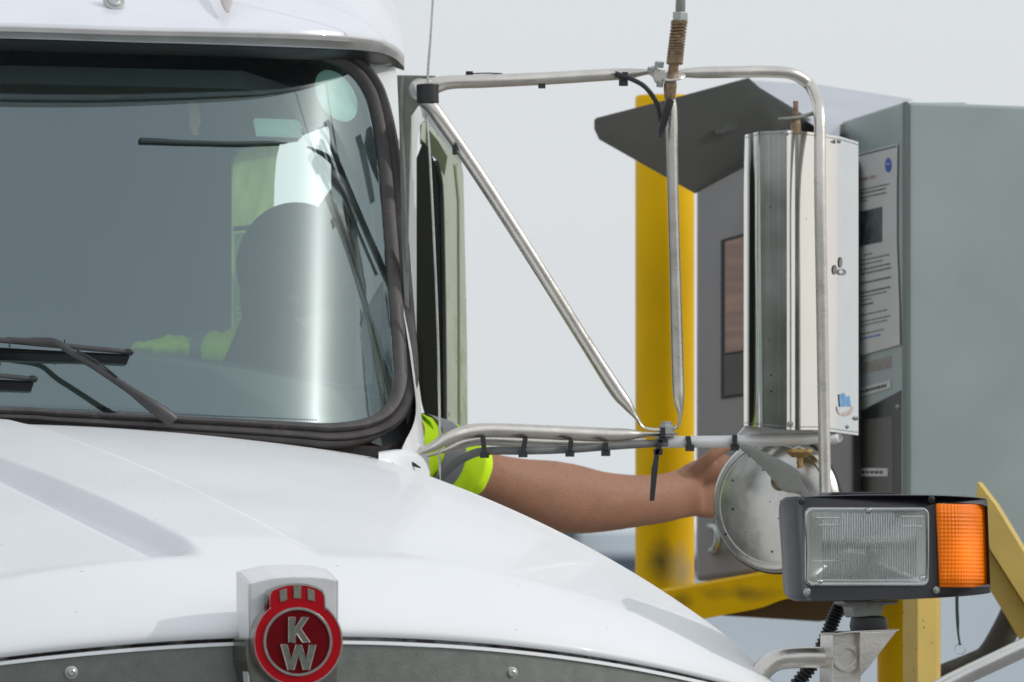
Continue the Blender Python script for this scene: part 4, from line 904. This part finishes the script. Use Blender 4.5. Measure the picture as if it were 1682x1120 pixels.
# torso, neck, head, other arm
hc = P(492, 470, 15.60)
tors = [T(.45, 2.98, 1.12), T(.48, 2.92, 1.30), T(.56, 2.80, 1.55), T(.64, 2.66, 1.80), T(.70, 2.58, 1.93)]
parts.append(tube(tors, [(.17, .13), (.165, .13), (.19, .13), (.20, .12), (.12, .09)], seg=28, n=6, hint=BK))
nk = T(.72, 2.54, 1.98)
parts.append(tube([T(.70, 2.58, 1.93), nk, hc-UP*.05], [.075, .058, .06], seg=20, n=4))
parts.append(tube([tors[3]+UP*.05, P(600, 722, 15.50), P(655, 737, 15.52)], [.09, .065, .052], seg=20, n=4))
parts.append(tube([tors[3]-LT*.1+UP*.04, T(.46, 2.62, 1.86), T(.38, 2.5, 1.68), T(.42, 2.36, 1.62), T(.45, 2.36, 1.74)], [.08, .06, .048, .038, .03], seg=18, n=5))
fd = (LT*.85-BK*.35).normalized(); sd_ = fd.cross(UP)
parts.append(blob(hc+UP*.025, (.094, .074, .104), (fd, sd_, UP), 28, 18))
parts.append(blob(hc+fd*.03-UP*.055, (.055, .052, .062), (fd, sd_, UP), 24, 14))
parts.append(tube([hc+fd*.085+UP*.02, hc+fd*.104-UP*.01, hc+fd*.108-UP*.018, hc+fd*.09-UP*.028], [.008, .011, .013, .008], seg=10, n=3))       # nose
parts.append(blob(hc+fd*.082-UP*.052, (.010, .022, .009), (fd, sd_, UP), 12, 8)); parts.append(blob(hc+fd*.078-UP*.084, (.016, .022, .014), (fd, sd_, UP), 12, 8))
for q in (-1, 1):
    parts.append(blob(hc-fd*.004+sd_*q*.074-UP*.008, (.018, .008, .030), (fd, sd_, UP), 12, 8))
    parts.append(blob(hc+fd*.072+sd_*q*.030+UP*.018, (.016, .017, .008), (fd, sd_, UP), 12, 8))
V, Fc = body_mesh(parts, .0045, 10, 'body')
mk('body', V, Fc, M['skin'], person)
def hairs():
    rn = random.Random(3); g = G(); C = [Vector(P(*p)) for p in armc]
    V_ = [v for v in V if v.x > P(800, 0, 15.75).x and v.x < P(1110, 0, 16.1).x and v.z < 2.05]
    for v in rn.sample(V_, min(len(V_), 1500)):
        c_ = min(C, key=lambda q: abs(q.x-v.x)); n_ = Vector((0, v.y-c_.y, v.z-c_.z)).normalized()
        d_ = (n_*.35+Vector((rn.uniform(.3, .9), rn.uniform(-.3, .3), rn.uniform(-.6, .2)))).normalized(); L_ = rn.uniform(.004, .009)
        w_ = d_.cross(n_).normalized()*.00013; p0 = v-n_*.0006
        k_ = len(g.v); g.v += [p0-w_, p0+w_, p0+d_*L_*.55+n_*.001+w_*.6, p0+d_*L_*.55+n_*.001-w_*.6, p0+d_*L_+n_*.0005]
        g.f += [[k_, k_+1, k_+2, k_+3], [k_+3, k_+2, k_+4]]
    return g
hairs().mk('arm_hair', mat('arm_hair', (.17, .085, .05), .6), person, smooth=False)['kind'] = 'stuff'
for q in (-1, 1): G().add(blob(hc+fd*.078+sd_*q*.030+UP*.004, (.010, .012, .008), (fd, sd_, UP))).mk('eye', mat('eye_white', (.6, .58, .55), .2), person)
# cap / hair: dark
V, Fc = body_mesh([blob(hc+UP*.034-fd*.006, (.103, .092, .110), (fd, sd_, UP), 28, 18), blob(hc-fd*.045-UP*.02, (.058, .070, .090), (fd, sd_, UP), 24, 14), tube([T(.70, 2.58, 1.95), nk-fd*.01, hc-UP*.05-fd*.02], [.055, .062, .072], seg=20, n=4)], .006, 3, 'hair')
V2 = [v for v in V]
mk('hooded_collar', V2, [f_ for f_ in Fc if not all((V2[i]-hc).dot(fd) > .055 and (V2[i]-hc).z < .06 for i in f_)], M['hair'], person)
# shirt
sp_ = [tube(tors, [(.19, .15), (.185, .15), (.21, .15), (.22, .145), (.15, .115)], seg=28, n=6, hint=BK),
       tube([tors[3]+UP*.05, P(600, 722, 15.50), P(655, 737, 15.52), P(700, 742, 15.57)], [(.10, .07), (.062, .055), (.060, .056), (.062, .054)], seg=28, n=5, hint=UP),
       tube([tors[3]-LT*.1+UP*.04, T(.46, 2.62, 1.86), T(.40, 2.54, 1.72)], [.10, .08, .066], seg=20, n=5),
       tube([P(215, 574, 15.75), P(260, 570, 15.75), P(330, 575, 15.75), P(400, 580, 15.72), P(440, 590, 15.7)], [(.035, .006), (.06, .017), (.08, .028), (.09, .045), (.09, .06)], seg=24, n=5, hint=UP)]
V, Fc = body_mesh(sp_, .006, 4, 'shirt')
def wr(v): return v+Vector((0, 0, .0025*math.sin(v.x*95+v.z*60)+.0015*math.sin(v.x*230)))
shirt = mk('shirt', [wr(v) for v in V], Fc, M['hivis'], person)
slv = [(672, 738, 15.541), (700, 744, 15.575), (724, 750, 15.607), (748, 759, 15.648), (767, 766, 15.68)]
outer_ = tube([P(*p) for p in slv], [(.061, .062), (.060, .061), (.058, .060), (.054, .057), (.052, .056)], seg=40, n=6, hint=UP, cap=False)
inner_ = tube([P(*p) for p in slv], [(.058, .059), (.057, .058), (.055, .057), (.051, .054), (.049, .053)], seg=40, n=6, hint=UP, cap=False)
g = G(); n_o = len(outer_[0])
def fold(v): return v+Vector((0, 0, .0022*math.sin(v.x*120+v.z*70)+.0012*math.sin(v.x*260-v.z*110)))
g.add(([fold(v) for v in outer_[0]], outer_[1])); g.add(([fold(v) for v in inner_[0]], inner_[1]))
for k in range(40): g.f.append([n_o-40+k, n_o-40+(k+1) % 40, 2*n_o-40+(k+1) % 40, 2*n_o-40+k])
g.mk('sleeve', M['hivis'], shirt)
# reflective bands
G().add(tube([P(684, 740, 15.555), P(700, 744, 15.575), P(718, 749, 15.599)], [(.0645, .0655), (.064, .065), (.063, .0645)], seg=28, n=4, hint=UP, cap=False)).mk('sleeve_band', M['tape'], shirt)
G().add(tube([P(312, 571, 15.747), P(330, 574, 15.747), P(352, 576, 15.742)], [(.083, .031), (.087, .033), (.09, .036)], seg=28, n=3, hint=UP, cap=False)).mk('shoulder_band', M['tape'], shirt)
# air freshener hanging inside
af = G().add(plate([(311, 166), (325, 166), (328, 185), (331, 200), (325, 212), (328, 222), (318, 222), (312, 208), (312, 190)], 2.42, .006))
o = af.mk('air_freshener', M['orange'], None, smooth=False, bevel=.002); tag(o, 'small orange air freshener hanging behind the top of the windscreen', 'air freshener')

# ================================================================== KIOSK SIDE
pole = empty('yellow_post', P(1092, 560, 17.72)*1, 'thick round yellow steel post left of the grey kiosk', 'post')
c = P(1092, 560, 17.72); c.z = 0; pole.location = c; WL[pole.name] = c.copy()
r_ = 48.5*17.72/F; zt = CZ+(HY-157)*17.72/F
M['yellowp'] = M['yellow'].copy()
pt_ = G().add(lathe(c, UP, [(r_, 0), (r_, zt-.6), (r_, zt-.3), (r_, zt-.004), (r_-.003, zt), (0, zt+.002)], 56)).mk('post_tube', M['yellowp'], pole)
stain(M['yellowp'], pt_, P(1084, 925, 17.67), (.035, .06, .055), (.10, .085, .03))
stain(M['yellowp'], pt_, P(1122, 945, 17.67), (.035, .06, .07), (.42, .36, .22))
stain(M['yellowp'], pt_, P(1075, 820, 17.67), (.05, .06, .03), (.50, .33, .03))
G().add(lathe(c, UP, [(r_+.001, 0), (r_+.08, 0), (r_+.08, .02), (r_+.001, .02)], 40)).mk('base_flange', M['yellow'], pole)
pole2 = empty('yellow_post', Vector((P(1493, 560, 17.3).x, 2.3, 0)), 'round yellow post under the grey cabinet behind the square yellow post', 'post')
c = WL[pole2.name]; G().add(lathe(c, UP, [(52*17.3/F, 0), (52*17.3/F, CZ+(HY-960)*17.3/F)], 40)).mk('post_tube', M['yellow'], pole2)

kc = Vector((P(1270, 560, 17.2).x, 2.3, 0))
kiosk = empty('kiosk', kc, 'dark grey metal kiosk with a folded canopy and wooden panel between yellow post and mirror', 'kiosk')
def kD(px): return 17.28-.45*(px-1142)/340
fpts = [(1143, 240), (1146, 230), (1156, 224), (1290, 214), (1400, 262), (1400, 925), (1290, 935), (1142, 955)]
G().add(prism([P(x_, y_, kD(x_)) for x_, y_ in fpts], Vector((.05, .16, 0)))).mk('kiosk_body', M['cab1'], kiosk, smooth=False, bevel=.01)
rec = [(1184, 394), (1290, 364), (1290, 640), (1184, 655)]
pn = G().add(prism([P(x_, y_, kD(x_)-.004) for x_, y_ in rec], Vector((0, .003, 0)))).mk('window_frame', M['black'], kiosk, smooth=False)
G().add(prism([P(x_, y_, kD(x_)-.008) for x_, y_ in [(1191, 397), (1290, 369), (1290, 565), (1191, 580)]], Vector((0, .003, 0)))).mk('wood_panel', M['ply'], kiosk, smooth=False)
G().add(prism([P(x_, y_, kD(x_)-.008) for x_, y_ in [(1190, 584), (1290, 569), (1290, 638), (1190, 650)]], Vector((0, .003, 0)))).mk('dark_panel', M['panel'], kiosk, smooth=False)
G().add(tube([P(1166, 864, 17.24), P(1178, 868, 17.19), P(1180, 885, 17.18), P(1176, 900, 17.19), P(1168, 905, 17.24)], [.006, .008, .008, .008, .006], seg=12)).mk('door_handle', M['zinc'], kiosk)
# canopy: a thin folded hood reaching out over the window
cpl = lambda x_, y_: 16.75+.001148*(x_-976)+.001318*(y_-197)
cp = [(x_, y_, cpl(x_, y_)) for x_, y_ in ((976, 197), (1100, 165), (1226, 131), (1244, 147), (1290, 175), (1337, 205), (1400, 245), (1400, 262), (1222, 275), (1142, 318), (1060, 272), (984, 229), (976, 212))]
can = G().add(prism([P(*p) for p in cp], UP*.004+Vector((.004, 0, 0)))).mk('canopy', M['canopyc'], kiosk, smooth=False)
rf = [(1226, 131, 17.45), (1345, 139, 17.45), (1500, 163, 17.45), (1480, 172, 17.40), (1380, 205, 17.15), (1376, 262, 16.90), (1337, 206, 17.12), (1245, 149, 17.36)]
G().add(prism([P(*p) for p in rf], Vector((0, .01, 0)))).mk('canopy_top', M['roofc'], kiosk, smooth=False)
G().add(prism([P(x_, y_, cpl(x_, y_)-.012) for x_, y_ in [(1172, 213), (1190, 209), (1214, 208), (1206, 214), (1186, 219), (1177, 220)]], Vector((0, .01, 0)))).mk('canopy_lamp', M['zinc'], kiosk, smooth=False)
# yellow carrying beam under the kiosk
bt = spl([(1086, 967), (1120, 962), (1200, 948), (1280, 934), (1330, 930), (1420, 925)], 5); bb_ = spl([(1100, 1030), (1150, 1018), (1200, 1008), (1250, 998), (1290, 984), (1340, 980), (1420, 975)][:6], 5)
rows = [[P(a[0], a[1], 16.98) for a in bt], [P(a[0], a[1]+5, 16.94) for a in bt], [P(a[0], a[1], 16.94) for a in bb_], [P(a[0]+14, a[1]-6, 17.16) for a in bb_], [P(a[0], a[1], 17.16) for a in bt]]
bm_ = G().add(grid(rows+[rows[0]])).mk('kiosk_beam', M['yellow'].copy(), kiosk)
bmat_ = bm_.data.materials[0]
stain(bmat_, bm_, P(1124, 985, 16.96), (.03, .04, .025), (.05, .04, .02)); stain(bmat_, bm_, P(1220, 975, 16.96), (.12, .05, .018), (.22, .15, .02))
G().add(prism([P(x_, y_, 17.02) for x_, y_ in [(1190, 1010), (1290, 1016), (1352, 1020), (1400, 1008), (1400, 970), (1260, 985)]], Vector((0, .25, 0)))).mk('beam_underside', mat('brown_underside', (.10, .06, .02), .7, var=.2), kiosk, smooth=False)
G().add(box(Vector((kc.x+.12, 2.4, .78)), (.05, 0, 0), (0, .05, 0), (0, 0, .78))).mk('kiosk_stand', M['yellow'], kiosk, smooth=False, bevel=.004)

cc = Vector((P(1600, 560, 16.8).x, 2.1, 0))
cab2 = empty('cabinet', cc, 'large light grey steel cabinet with a paper notice on its narrow side', 'cabinet')
NL = P(1487, 0, 16.6); 
c0, c1, c2 = (1487, 16.60), (1372, 17.25), (1960, 16.75)
def cD(px): return float(np.interp(px, [1372, 1487], [17.25, 16.60]))
front_ = [P(1492, 167, 16.60), P(1960, 184, 16.75), P(1960, 900, 16.75), P(1492, 905, 16.60)]
G().add(prism(front_, Vector((-.0, .55, 0)))).mk('cabinet_body', M['cab2'], cab2, smooth=False, bevel=.006)
sdp = [(1372, 203), (1480, 168), (1482, 905), (1372, 880)]
sidep = G().add(prism([P(x_, y_, cD(x_)) for x_, y_ in sdp], Vector((.12, .0, 0)))).mk('cabinet_door', M['cab2'], cab2, smooth=False, bevel=.004)
G().add(prism([P(x_, y_, 16.585) for x_, y_ in [(1483, 167), (1492, 166), (1493, 905), (1484, 905)]], Vector((0, .03, 0)))).mk('door_edge', mat('edge_grey', (.17, .20, .185), .5), cab2, smooth=False, bevel=.002)
def onside(pts, off): return prism([P(x_, y_, cD(x_)-off) for x_, y_ in pts], Vector((.001, .001, 0)))
G().add(onside([(1384, 690), (1480, 641), (1480, 905), (1380, 905)], .004)).mk('terminal_screen', M['screen'], cab2, smooth=False)
G().add(onside([(1392, 692), (1466, 684), (1466, 905), (1392, 905)], .008)).mk('terminal_panel', M['panel'], cab2, smooth=False)
G().add(onside([(1408, 686), (1411, 686), (1411, 905), (1408, 905)], .011)).mk('panel_groove', M['screen'], cab2, smooth=False)
screw(1475, 669, 0, .0035, sidep, ax=(-1, -.3, 0), D=cD(1475)-.006)
G().add(onside([(1396, 769), (1458, 769), (1458, 782), (1396, 782)], .014)).mk('lower_label', M['paper'], cab2, smooth=False)
G().add(onside([(1400, 641), (1463, 624), (1463, 637), (1400, 655)], .012)).mk('upper_label', M['paper'], cab2, smooth=False)
g = G(); fn = lambda pts: onside(pts, .016)
dashes(g, fn, 1415, 1450, 773, 5, 5, 3, 7, 1.2); dashes(g, fn, 1404, 1455, 644, 5, 8, 3, 7, 1.2, slope=.27)
g.mk('label_print', M['ink'], cab2, smooth=False)
G().add(onside([(1411, 598), (1464, 584), (1464, 604), (1411, 616)], .005)).mk('faded_scribble', mat('pale_scribble', (.30, .27, .24), .7, var=.4, scale=60, dirt=(.22, .25, .23), dirt_scale=60, dirt_amt=.5), cab2, smooth=False)
# paper notice
npx = [(1395, 256), (1474, 236), (1473, 300), (1473, 400), (1477, 500), (1478, 566), (1395, 589)]
notice = G().add(onside(npx, .018)).mk('notice', M['paper'], None, smooth=False)
tag(notice, 'white printed paper notice with small photograph taped to the side of the grey cabinet', 'notice')
def sub(pts, off, m, name): return G().add(onside(pts, off)).mk(name, m, notice, smooth=False)
sub([(1395, 258), (1472, 239), (1472, 241), (1395, 260)], .021, M['ink'], 'top_rule')
photo = sub([(1395, 352), (1449, 339), (1449, 397), (1395, 408)], .022, mat('photo_print', (.035, .05, .055), .4, var=.5, scale=40, dirt=(.16, .25, .26), dirt_scale=30, dirt_amt=.45), 'photo_print')
sub([(x_, y_) for x_, y_ in ell(1459, 271, 5.5, 12, 24)], .022, M['blueink'], 'round_logo')
g = G(); dashes(g, lambda p: onside(p, .022), 1457, 1463, 263, 1.5, 1, 2, 3, .5); dashes(g, lambda p: onside(p, .024), 1456, 1462, 268, 2, 1, 2, 3, .5); g.mk('logo_marks', M['paper'], notice, smooth=False)
fn = lambda p: onside(p, .022)
g = G()
for k, (y, x1, hh) in enumerate([(312, 1460, 2), (318, 1455, 2.4), (325, 1456, 2.4), (331, 1425, 2), (418, 1434, 2), (428, 1462, 2), (435, 1450, 2), (443, 1463, 2.6), (450, 1463, 2.6), (465, 1463, 3), (481, 1464, 3), (488, 1458, 2), (494, 1434, 2), (501, 1434, 3), (518, 1457, 2), (529, 1462, 2), (535, 1460, 2), (549, 1452, 2)]):
    if k == 4: g.mk('notice_print', M['ink'], notice, smooth=False); g = G()
    dashes(g, fn, 1410 if k < 4 or k > 4 else 1419, x1, y, hh, k, 2.5, 7, 1.0, slope=.22)
g.mk('notice_print', M['ink'], notice, smooth=False)
g = G(); dashes(g, fn, 1410, 1447, 556, 3, 4, 3, 7, 1, slope=.22); g.mk('blue_line', M['blueink'], notice, smooth=False)
# heading as lettering
cu = bpy.data.curves.new('t', 'FONT'); cu.body = 'Feeder start'; cu.size = 1; to = bpy.data.objects.new('t', cu); scn.collection.objects.link(to)
dg = bpy.context.evaluated_depsgraph_get(); dg.update(); em = to.evaluated_get(dg).to_mesh()
tv = [v.co.copy() for v in em.vertices]; tf = [list(p.vertices) for p in em.polygons]; to.evaluated_get(dg).to_mesh_clear(); bpy.data.objects.remove(to)
wx_ = max(v.x for v in tv)
mk('notice_heading', [P(1411+v.x/wx_*28, 299-v.x/wx_*28*.25-v.y*11, cD(1411+v.x/wx_*28)-.0225) for v in tv], tf, M['redink'], notice, smooth=False)

# square yellow post and brace in front of the cabinet
sp = empty('yellow_stand', Vector((P(1513, 0, 16.0).x, 1.0, 0)), 'square faded yellow steel post with a slanted brace in front of the grey cabinet', 'stand')
zt = CZ+(HY-970)*16.1/F
def col(x0, x1, D0, D1): return [P(x0, HY, D0), P(x1, HY, D1)]
a, b_, c_, d_ = P(1483, HY, 16.05), P(1507, HY, 16.0), P(1539, HY, 16.02), P(1545, HY, 16.06)
base = [Vector((q.x, q.y, 0)) for q in (a, b_, c_, d_, d_+Vector((-.005, .05, 0)), a+Vector((.005, .05, 0)))]
G().add(prism(base, UP*zt)).mk('post', M['oldyellow'], sp, smooth=False, bevel=.0015)
bl_ = [(1610, 800), (1634, 828), (1760, 1045), (1760, 1175), (1628, 960), (1600, 900)]
G().add(prism([P(*p, 16.15) for p in [(1606, 790), (1636, 829), (1770, 1050), (1770, 1130), (1627, 904), (1600, 850)]], Vector((.01, .06, 0)))).mk('brace', M['oldyellow'], sp, smooth=False, bevel=.002)
G().add(prism([P(*p, 16.18) for p in [(1600, 856), (1627, 906), (1770, 1132), (1770, 1215), (1680, 1060), (1612, 945)]], Vector((.01, .06, 0)))).mk('brace_flange', mat('olive_yellow', (.42, .30, .06), .5, var=.08, scale=20), sp, smooth=False, bevel=.002)
# black hose and steel handrail
hs = G().add(tube([P(1480, 1142, 16.3), P(1548, 1108, 16.3), P(1592, 1090, 16.3), P(1622, 1078, 16.3), P(1646, 1045, 16.3), P(1668, 1000, 16.3), P(1690, 940, 16.32)], [(.018, .018)]*3+[.022, .024, .024, .022], seg=20)).mk('hose', mat('old_hose', (.05, .043, .035), .6, var=.3, scale=20, dirt=(.14, .13, .10), dirt_scale=9, dirt_amt=.48), None)
tag(hs, 'thick black hose bent behind the steel rail at lower right', 'hose')
rl = G().add(tube([P(1440, 1190, 15.8), P(1560, 1122, 15.8), P(1690, 1060, 15.8), P(1800, 1008, 15.8)], .0165, seg=24, n=3)).mk('handrail', M['steel'], None)
tag(rl, 'shiny steel rail slanting across the lower right corner', 'rail')
ly = empty('lanyard', P(1575, 1066, 15.6), 'short dark cord with a small metal ring hanging below the headlamp', 'lanyard')
G().add(tube([P(1572, 950, 15.6), P(1572, 995, 15.6), P(1573, 1020, 15.6), P(1574, 1040, 15.6), P(1577, 1060, 15.6)], [(.005, .003), (.004, .003), (.0035, .003), (.0025, .002), (.003, .002)], seg=10)).mk('cord', mat('green_black_cord', (.02, .045, .03), .6), ly)
ring = [P(1577+8.5*math.cos(t), 1066+8.5*math.sin(t), 15.6) for t in np.linspace(0, 2*math.pi, 28)]
G().add(tube(ring, .0008, seg=6, n=1, cap=False)).mk('ring', M['zinc'], ly)
